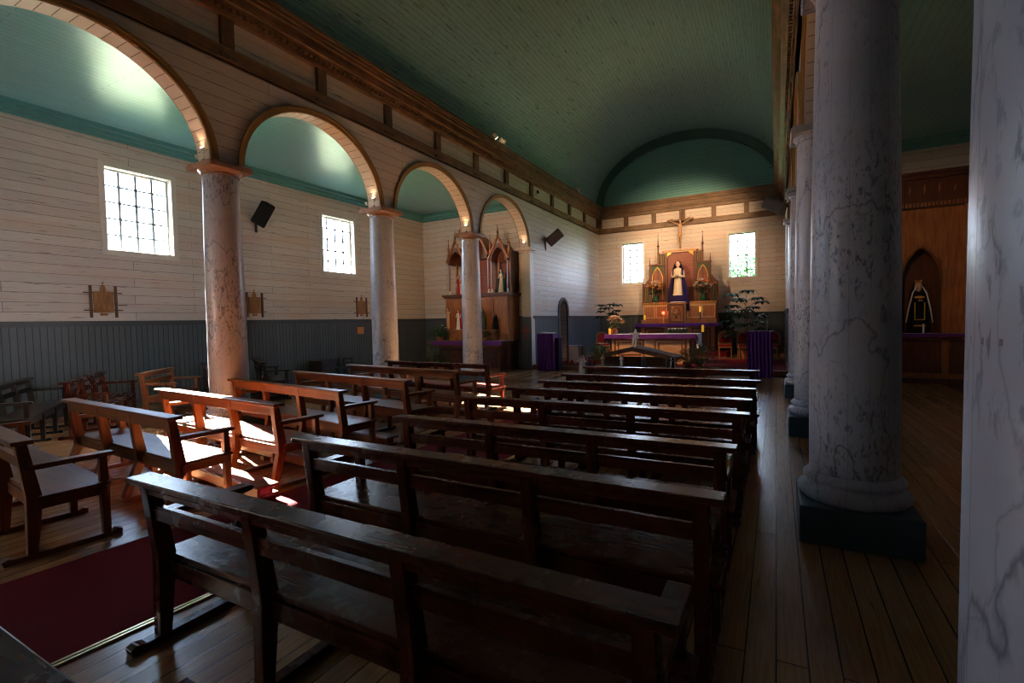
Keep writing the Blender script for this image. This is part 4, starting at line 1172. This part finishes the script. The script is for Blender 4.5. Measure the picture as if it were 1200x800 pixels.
nat=[(-1.52,-.05,'white','white','out','white-capped nativity figure standing outside the stable beside the red-flowered plant'),(-1.28,-.18,'browncloth','bluecloth','front','nativity figure in a blue cloak at the outer post of the stable'),
     (-.86,.05,'skin',None,'kneel','pale kneeling nativity figure under the low end of the stable roof'),(-.30,.1,'white','bluecloth','kneel','kneeling nativity figure with a white-blue veil near the middle of the stable'),
     (.35,.1,'browncloth','bluecloth','front','standing nativity figure with staff in the stable, beyond the veiled one'),(1.18,-.1,'blackcloth','white','front','dark nativity figure in a pale wrap outside the branch post')]
for x,y,rb,ck,ar,lab in nat: figure('nativity_figure',lab,'figurine',(SC+x,SY-.26+y*.3,.22 if abs(x)<1.3 else .0),.40 if abs(x)<1.3 else .60,0,rb,cloak=ck,arms=ar,group='nativity figures',hair='hair')
bushy('fern_plant','olive-green leafy plant at the end of the stable near the red carpet',(SC+1.85,14.75,0),.55,.95,420,5,'leafo')
bushy('fern_plant','low yellow-green leafy plant just in front of the front altar corner',(SC+1.35,15.45,PH),.42,.62,240,6,'leafo')
bushy('poinsettia','red-flowered potted plant behind the stable, beside the small draped table',(SC-1.55,15.75,PH),.45,.75,200,9,'leaf','petalr',9)
umbrella_plant('tiered umbrella plant with a bare stem between the end window and the front altar',(-5.95,19.3,PH),2.15,.62,11,3,'leafd',bare=.72,lobes=9)
umbrella_plant('tall leafy umbrella plant on the chancel behind the purple-draped ambo',(-.95,19.4,PH),2.35,.78,24,8,'leafd',bare=.25,lobes=9)

# ambo, lectern, chairs ---------------------------------------------------------------
def draped(name,label,x0,x1,y0,y1,h,cat,slope=0,mic=False,z0=0):
    t=thing(name,label,cat,((x0+x1)/2,(y0+y1)/2,z0)); w=(x1-x0)/2; d=(y1-y0)/2
    MB().box(-w+.03,w-.03,-d+.03,d-.03,0,h-.03).build('body','altar_d',t,bevel=.01)
    m=MB(); nx=40; vs=[];fs=[]
    rows=10
    for j in range(rows+1):
        for i in range(nx+1):
            u=i/nx; s=j/rows
            a=(.012+.028*s)*math.sin(i*1.05+.4*math.sin(j*.6)); vs.append((-w+2*w*u,-d-.0-.03-a*.9,h-.01-s*(h-.03)))
    for j in range(rows):
        for i in range(nx): fs.append((j*(nx+1)+i,j*(nx+1)+i+1,(j+1)*(nx+1)+i+1,(j+1)*(nx+1)+i))
    m.add(vs,fs)
    m.box(-w-.01,w+.01,-d-.05,d+.01,h-.012,h)
    o=m.build('drape','purple',t,smooth='auto')
    m=MB(); m.add([(-w-.012,-d-.04,h),(w+.012,-d-.04,h),(w+.012,-d-.04,.03),(-w-.012,-d-.04,.03),(-w-.012,d,h),(w+.012,d,h),(w+.012,d,.3),(-w-.012,d,.3)],[(0,4,7,3),(1,2,6,5)]); m.build('side_drape','purple',t)
    return t
amb=draped('ambo','tall ambo under a purple cloth, at the end of the red carpet near the columns',-.68,-.08,14.62,15.02,1.26,'lectern')
m=MB(); m.tube([(.16,.05,1.26),(.17,.05,1.45),(.17,.03,1.66),(.10,0,1.74),(0,-.02,1.70)],[.012,.01,.01,.009,.009],8); m.ball((-.01,-.02,1.69),(.035,.03,.03)); m.build('microphone','metal',amb,smooth=True)
lec=draped('lectern','tall lectern covered by a purple cloth near the small arched doorway',-6.98,-6.42,14.60,15.0,1.25,'lectern')
m=MB(); m.prism([(-.2,1.27),(.24,1.25),(.26,1.27),(-.18,1.30)],-.15,.15,1); m.build('open_book','white',lec)
MB().box(.27,.42,-.1,.2,0.02,1.10).build('shelf_side','navy',lec,bevel=.01)
t=thing('credence_table','small table with purple top and a white cloth hanging down, beside the lectern','table',(-6.08,15.65,PH))
MB().box(-.25,.25,-.22,.22,.62,.66).build('table_top','purple',t,bevel=.008)
for sx in (-.2,.2):
    for sy in (-.18,.18): MB().box(sx-.02,sx+.02,sy-.02,sy+.02,0,.62).build('leg','altar_d',t)
m=MB(); m.add([(-.12,-.235,.665),(.20,-.235,.665),(.26,-.26,.16),(.12,-.27,.05),(-.02,-.25,.2),(-.1,-.24,.10)],[(0,1,2,3,4,5)])
o=m.build('hanging_cloth','lace',t); sm=o.modifiers.new('t','SOLIDIFY'); sm.thickness=.008
def chair(label,x,y,rz):
    t=thing('upholstered_chair',label,'chair',(x,y,PH+.012),rz,'gold-framed chairs of the chancel')
    # back with rounded top (faces -y)
    def arc(w,z0,z1,n=10): return [(-w,z0),(-w,z1-w*.8)]+[(-w*math.cos(PI*i/n),z1-w*.8+w*.8*math.sin(PI*i/n)) for i in range(1,n)]+[(w,z1-w*.8),(w,z0)]
    m=MB(); o_=arc(.225,.44,.98); strip_along(m,o_,.045,.19,.235); m.box(-.2,.2,.19,.235,.50,.54); m.build('back_frame','goldchair',t,bevel=.004)
    MB().prism(arc(.175,.56,.93),.185,.225,1).build('backrest','redseat',t,bevel=.01)
    MB().box(-.23,.23,-.22,.21,.42,.50).build('seat','redseat',t,bevel=.02)
    MB().box(-.235,.235,-.225,.215,.37,.425).build('seat_rail','goldchair',t,bevel=.004)
    for sx in (-.205,.205):
        MB().tube([(sx,-.195,0),(sx,-.19,.2),(sx,-.19,.38)],[.014,.02,.024],8).build('leg','goldchair',t); MB().tube([(sx,.235,0),(sx,.21,.2),(sx,.205,.45)],[.016,.02,.022],8).build('leg','goldchair',t)
chair('gold-framed chair with red upholstery, in full view beside the high altar end',-1.66,19.6,0.1)
chair('gold-framed chair with red upholstery, mostly hidden behind the purple ambo on its altar side',-.98,19.3,.2)
chair('dark gold-framed chair with red upholstery, between the purple ambo and the corner wall',-.14,19.2,-.15)
chair('red-upholstered chair in shade near the corner by the arched doorway',-6.45,19.9,.6)

# small arched doorway in the chancel wall ----------------------------------------------
m=MB(); r_=.06
out=[(DY0,0)]+ap+[(DY1,0)]
def strip_yz(m,poly,w,x0,x1):
    for a,b in zip(poly[:-1],poly[1:]):
        a=Vector(a);b=Vector(b);d=b-a
        if d.length<1e-4: continue
        n=Vector((-d.y,d.x)).normalized()*w/2; e=d.normalized()*w*.2
        m.prism([tuple(a-n-e),tuple(b-n+e),tuple(b+n+e),tuple(a+n-e)],x0,x1,0)
off=[(DY0-.06,0)]+[(DY0-.06+(DY1-DY0+.12)/2*(1-math.cos(PI*i/14)),DZS+(DZT-DZS+.06)*math.sin(PI*i/14)) for i in range(15)]+[(DY1+.06,0)]
strip_yz(m,off,.13,AL-.02,AL+.045)
struct(m.build('door_1','dado_cap'))
struct(MB().box(ALB-1.2,ALB-1.1,DY0-.8,DY1+.8,0,3).build('wall_sacristy_passage','dado_cap'))  # dark colour stands for the shade inside the doorway
m=MB(); m.box(ALB-1.2,ALB,DY0-.9,DY0-.8,0,3); m.box(ALB-1.2,ALB,DY1+.8,DY1+.9,0,3); m.box(ALB-1.2,ALB,DY0-.9,DY1+.9,2.95,3.05); struct(m.build('wall_sacristy_sides','dado_y'))
struct(MB().box(ALB-1.2,AL,DY0-.9,DY1+.9,-.1,PH-.01).build('floor_sacristy','floor'))

# ------------------------------------------------------------------ side altar, window aisle
def side_altar():
    C=-9.33; Y0=14.35
    t=thing('side_altar','tall carved dark side altar with pointed canopies and spires behind the third column','altar',(C,Y0,0))
    def X(v): return v-C
    # lower table
    MB().box(-1.28,1.24,-.40,.9,0,.98).build('table_body','altar_d',t,bevel=.01)
    MB().box(-1.2,1.16,-.415,-.40,.12,.78).build('frontal','frontal',t)
    MB().box(-1.45,1.36,-.50,.9,.98,1.03).build('table_top','altar_d',t,bevel=.008)
    # cabinet
    MB().box(-1.28,1.33,.12,.9,1.03,2.58).build('cabinet','altar',t,bevel=.01)
    m=MB(); m.box(-1.34,1.40,.04,.9,2.56,2.62); m.box(-1.38,1.44,0,.9,2.62,2.68); m.build('cornice','altar_d',t,bevel=.008)
    m=MB()
    for i in range(4): frame_panel(m,-1.26+i*.655,-1.26+i*.655+.61,1.42,2.5,.12,.055,.03)
    m.box(-1.30,1.35,.05,.13,1.36,1.42); m.build('panel_frames','altar',t,bevel=.004)
    m=MB(); m.box(-.95,.95,-.18,.12,1.03,1.36); m.box(-1.0,1.0,-.22,.12,1.34,1.40); frame_panel(m,-.9,-.15,1.08,1.30,-.18,.04,.02); frame_panel(m,.15,.9,1.08,1.30,-.18,.04,.02); m.build('shelf_step','altar',t,bevel=.005)
    # niches above: left, centre, right
    for cx,hw,zs,za in ((-.86,.36,3.82,4.40),(0.05,.42,4.0,4.75),(.92,.36,3.82,4.40)):
        m=MB(); m.box(cx-hw,cx-hw+.05,.72,.80,2.68,zs); m.box(cx+hw-.05,cx+hw,.72,.80,2.68,zs); build_split(m,'niche_back_post','altar_d',t)
        if cx>-.5: MB().box(cx-hw+.04,cx+hw-.04,.80,.84,2.68,zs+.1).build('niche_back','panelred',t)
        # canopy: pointed vaulted hood
        hood=MB(); pt=pointed(cx,hw,zs-.05,zs,za)
        inner=pointed(cx,hw-.09,zs-.05,zs,za-.16)
        for (a,b,c,d) in zip(pt[:-1],pt[1:],inner[1:],inner[:-1]): hood.prism([a,b,c,d],.20,.80,1)
        hood.prism(inner,.62,.80,1)
        hood.build('canopy','altar_d',t)
        g=MB(); gab=[(cx-hw-.03,zs+.05),(cx,za+.22),(cx+hw+.03,zs+.05)]; strip_along(g,gab,.06,.16,.22)
        for u in (.25,.5,.75):
            for s in (-1,1): g.ball((cx+s*(hw+.03)*(1-u),.19,zs+.05+(za+.17-zs)*u+.05),.035,8,6)
        g.build('gable','altar',t)
        m=MB(); spire(m,cx,.2,za+.18,za+.62,.04); m.build('spire','altar_d',t)
    # colonnettes, silvered, on small pale bases
    g=MB(); bz=MB(); w=MB()
    for x in (-1.22,-.52,-.40,.46,.60,1.24):
        w.lathe([(.034,2.83),(.034,3.86)],12,c=(x,.30)); w.lathe([(.03,2.83),(.03,3.8)],12,c=(x+(.1 if x<1.2 else -.1),.62))
        bz.lathe([(.05,2.68),(.05,2.72),(.035,2.75),(.035,2.83)],12,c=(x,.30)); w.lathe([(.05,3.86),(.055,3.9),(.05,3.94)],12,c=(x,.30))
        g.box(x-.016,x+.016,.25,.262,2.9,3.82)
    build_split(w,'colonnettes','altar',t,smooth='auto',gap=.03); build_split(bz,'pale_base','white',t,smooth='auto',gap=.01); build_split(g,'silvered_strip','glassrod',t,gap=.01)
    for x,zb in ((-1.24,3.94),(-.46,3.94),(.53,3.94),(1.27,3.94)):
        m=MB(); m.box(x-.04,x+.04,.28,.36,3.90,4.15); spire(m,x,.32,4.15,4.72,.045); m.build('spire','altar',t)
    m=MB(); m.box(1.30,1.36,.3,.85,2.68,4.1); m.box(1.0,1.36,.78,.85,2.68,4.12); m.build('wing','altar_d',t)
    return C,Y0
C_,Y_=side_altar()
o=MB(); o.box(C_-1.5,C_+1.41,Y_-.55,Y_+.08,1.031,1.038); o.box(C_-1.5,C_+1.41,Y_-.56,Y_-.55,.90,1.038)
tag(o.build('altar_cloth','purple'),'narrow purple cloth along the table of the carved side altar','altar cloth')
figure('saint_statue','small statue in a crimson robe, upper niche of the side altar nearest the corner','statue',(C_-.90,Y_+.42,2.685),.72,0,'redcloth',cloak='white',arms='front',group='saint statues on the side altar')
figure('saint_statue','statue in green-blue cloak over cream robe, in an upper niche of the side altar','statue',(C_+.90,Y_+.42,2.685),.82,0,'cream',cloak='tealcloth',arms='front',group='saint statues on the side altar')
figure('saint_statue','pale bare-chested statue with raised arms on the lower shelf of the side altar','statue',(C_-1.10,Y_-.02,1.42),.80,0,'skin',arms='up',group='saint statues on the side altar',bare=True)
figure('saint_statue','small red and white statue on the lower shelf, just before the column hides the altar','statue',(C_-.62,Y_-.05,1.42),.72,0,'white',cloak='redcloth',arms='front',group='saint statues on the side altar')
figure('saint_statue','dark-robed statue on the lower shelf, half hidden by the column','statue',(C_+.36,Y_-.05,1.42),.74,0,'browncloth',cloak='tealcloth',arms='front',group='saint statues on the side altar')
figure('saint_statue','low black-robed statue on the lower shelf of the side altar, by its dark side wall','statue',(C_+.86,Y_+.0,1.42),.52,0,'blackcloth',cloak='blackcloth',arms='kneel',group='saint statues on the side altar')
for x,rb,l in ((-1.1,'cream',0),(.86,'blackcloth',0)): pass
bushy('potted_plant','trailing green plant in a terracotta pot at the corner end of the side altar table',(C_-1.28,Y_-.30,1.04),.42,.55,260,12,'leaf','petalw',3)
bushy('potted_plant','small dark green plant on the side altar table past the column',(C_+.62,Y_-.30,1.04),.24,.38,130,13,'leaf')
bushy('floor_plant','dark leafy plant standing on the floor in front of the side altar frontal',(C_-.85,Y_-.85,0),.38,.75,240,14,'leafd')
bushy('floor_plant','pale-edged climbing plant at the wall corner beside the side altar',(C_-1.75,Y_-.2,0),.26,1.15,150,15,'leafo')

# ------------------------------------------------------------------ right aisle altar
def right_altar():
    C=3.02; Y0=14.7
    t=thing('shrine_altar','tall dark polished wooden shrine with a pointed niche, seen between the two nearest columns','altar',(C,Y0,0))
    MB().box(-1.75,1.75,-.15,.5,0,.12).build('base','altar_d',t)
    MB().box(-1.65,1.65,-.05,.5,.12,1.12).build('lower_body','altar_d',t,bevel=.008)
    m=MB()
    for x in (-1.55,-.62,.30,1.22): m.box(x-.06+.12,x+.06+.12,-.09,-.05,.2,1.08)
    m.box(-1.65,1.65,-.09,-.05,.12,.24); m.box(-1.65,1.65,-.09,-.05,1.02,1.12); m.build('lower_frames','altar',t,bevel=.005)
    MB().box(-1.75,1.75,-.25,.5,1.12,1.17).build('table_top','altar_d',t,bevel=.006)
    # upper face with pointed niche: build as strips around the opening
    hw=.40; zs=2.50; za=3.22
    pt=pointed(0,hw,1.22,zs,za); m=MB(); zt=4.10; nq=len(pt)
    m.box(-1.30,-hw,.05,.35,1.17,zt); m.box(hw,1.30,.05,.35,1.17,zt)
    for a,b in zip(pt[1:-2],pt[2:-1]):
        m.prism([a,b,(b[0],zt),(a[0],zt)],.05,.35,1)
    m.build('upper_face','altar',t)
    m=MB(); m.box(-.5,.5,.46,.50,1.17,3.4); m.box(-.46,-.40,.3,.48,1.17,3.3); m.box(.40,.46,.3,.48,1.17,3.3); m.build('niche_back','altar_d',t)
    m=MB(); strip_along(m,pt,.055,.0,.06)
    for k in range(2,nq-2):
        a=Vector(pt[k]); c=Vector((0,zs)); d=(c-a).normalized()*.05; 
        m.prism([tuple(a+Vector((-.012,-.012))),tuple(a+Vector((.012,.012))),tuple(a+d+Vector((.008,.008))),tuple(a+d-Vector((.008,.008)))],.01,.05,1)
    m.build('niche_moulding','altar',t)
    for x in (-.95,.80):
        m=MB(); m.lathe([(.09,1.17),(.09,1.25),(.06,1.30),(.055,2.4),(.065,2.42),(.055,2.45),(.05,3.95),(.08,4.0),(.08,4.1)],16,c=(x,-.06)); m.build('turned_column','altar',t,smooth='auto')
    m=MB(); m.box(-1.5,1.5,-.1,.5,4.22,4.75); m.box(-1.6,1.6,-.2,.5,4.75,4.83); m.box(-1.45,1.45,-.16,.5,4.10,4.22); m.box(-1.7,1.7,-.28,.5,4.83,4.90); m.build('entablature','altar_d',t,bevel=.006)
    m=MB(); x=-1.4
    while x<1.4: m.box(x,x+.035,-.19,-.16,4.12,4.20); x+=.07
    x=-1.35
    while x<1.4: m.tube([(x,-.12,4.62),(x,-.13,4.5),(x,-.12,4.40)],[.008,.022,.006],8); x+=.27
    m.build('drops_and_dentils','altar',t)
    MB().box(1.30,1.7,.1,.5,1.17,4.22).build('wing','altar_d',t); MB().box(-1.7,-1.30,.1,.5,1.17,4.22).build('wing','altar_d',t)
    o=MB(); o.box(C-1.8,C+1.8,Y0-.3,Y0+.0,1.171,1.18); o.box(C-1.8,C+1.8,Y0-.31,Y0-.30,1.10,1.18)
    tag(o.build('altar_cloth','purple'),'narrow purple cloth along the shelf of the shrine between the two nearest columns','altar cloth')
right_altar()
bm_=figure('madonna_statue','statue in black dress with gold braid and white veil, inside the pointed shrine niche','statue',(3.0,14.93,1.18),1.20,0,'blackcloth',cloak='blackcloth',arms='front',hair='hair',veil='lace')
m=MB(); 
for s in (-1,1): m.tube([(s*.06,-.10,1.10),(s*.13,-.12,.95),(s*.20,-.13,.6),(s*.25,-.12,.25)],[.012,.016,.016,.012],8)
m.build('lace_edge','lace',bm_,smooth=True)
m=MB(); strip_along(m,[(-.09,.72),(-.09,.32),(.09,.32),(.09,.72)],.022,-.165,-.15); m.box(-.11,.11,-.18,-.165,.16,.19); m.ball((0,-.13,.85),(.10,.03,.035)); m.build('gold_braid','gold',bm_)
m=MB(); m.lathe([(.055,1.17),(.06,1.20),(.07,1.23),(.05,1.22)],14,cap=False)
for i in range(7): a=2*PI*i/7; m.tube([(.06*math.cos(a),.06*math.sin(a),1.22),(.07*math.cos(a),.07*math.sin(a),1.27)],[.01,.004],5)
m.build('crown','gold',bm_)
m=MB(); m.lathe([(.02,0),(.02,.22)],10,c=(.06,-.22)); m.build('white_candle','white',bm_)

# outside ----------------------------------------------------------------------------
struct(MB().box(-60,50,-40,70,-.6,-.25).build('ground_outside','ext'))
def tree(label,x,y,h,r,seed):
    t=thing('garden_tree',label,'tree',(x,y,-.25),0,'trees outside the end wall'); rr=random.Random(seed); m=MB()
    m.tube([(0,0,0),(.1,0,h*.4),(0,.1,h*.7)],[.16,.12,.06],8)
    for k in range(6):
        a=k*1.05; m.tube([(0,0,h*(.35+.05*k)),(math.cos(a)*r*.6,math.sin(a)*r*.6,h*(.55+.06*k))],[.05,.02],6)
    m.build('trunk','stem',t,smooth=True); m=MB()
    for i in range(2600):
        a=rr.random()*2*PI; e=math.acos(rr.uniform(-1,1)); q=r*rr.random()**.4
        p=Vector((math.sin(e)*math.cos(a)*q,math.sin(e)*math.sin(a)*q,h*.68+math.cos(e)*q*1.0)); d=Vector((rr.uniform(-1,1),rr.uniform(-1,1),rr.uniform(-1,.4))).normalized()*.22
        m.leaf(p,p+d,.11)
    m.build('crown','leaf',t)
tree('leafy garden tree seen through the end window nearer the columns',-1.0,27.5,5.2,1.75,21)
tree('garden tree whose top just shows low in the far end window',-7.3,28.5,4.3,1.5,22)

# ------------------------------------------------------------------ light
sun=bpy.data.lights.new('sun','SUN'); sun.energy=70; sun.angle=math.radians(.6); sun.color=(1,.92,.80)
so=bpy.data.objects.new('sun',sun); COL.objects.link(so)
so.rotation_euler=Vector((1.68,-.568,-1)).to_track_quat('-Z','Y').to_euler()
w=bpy.data.worlds.new('world'); sc.world=w; w.use_nodes=True; nt=w.node_tree; bg=nt.nodes['Background']
tc=N(nt,'ShaderNodeTexCoord'); s_=N(nt,'ShaderNodeSeparateXYZ'); L(nt,tc.outputs['Generated'],s_.inputs[0])
col=ramp(nt,s_.outputs[2],[(0.0,(.80,.88,1.0)),(.5,(.42,.62,1.0))])
L(nt,col,bg.inputs[0]); bg.inputs[1].default_value=5.0

# ------------------------------------------------------------------ camera
cam=bpy.data.cameras.new('camera'); co=bpy.data.objects.new('camera',cam); COL.objects.link(co); sc.camera=co
cam.sensor_width=36; cam.lens=567.87/1200*36; cam.clip_start=.03
y_,p_,r_=map(math.radians,(28.61,-2.28,-1.25))
fw=Vector((-math.sin(y_)*math.cos(p_),math.cos(y_)*math.cos(p_),math.sin(p_)))
rt=Vector((math.cos(y_),math.sin(y_),0)); up=rt.cross(fw)
R=rt*math.cos(r_)+up*math.sin(r_); U=-rt*math.sin(r_)+up*math.cos(r_)
Mx=Matrix((R,U,-fw)).transposed().to_4x4(); Mx.translation=(0,0,1.65); co.matrix_world=Mx
vs_=sc.view_settings
sc.display_settings.display_device='sRGB'
vs_.view_transform='Standard'; vs_.look='None'; vs_.gamma=1; vs_.use_curve_mapping=False; vs_.exposure=2.55
sc.cycles.use_denoising=True; sc.cycles.filter_width=1.15
sc.cycles.max_bounces=10; sc.cycles.diffuse_bounces=6; sc.cycles.glossy_bounces=4; sc.cycles.transparent_max_bounces=12
sc.cycles.sample_clamp_indirect=8; sc.cycles.caustics_reflective=False; sc.cycles.caustics_refractive=False
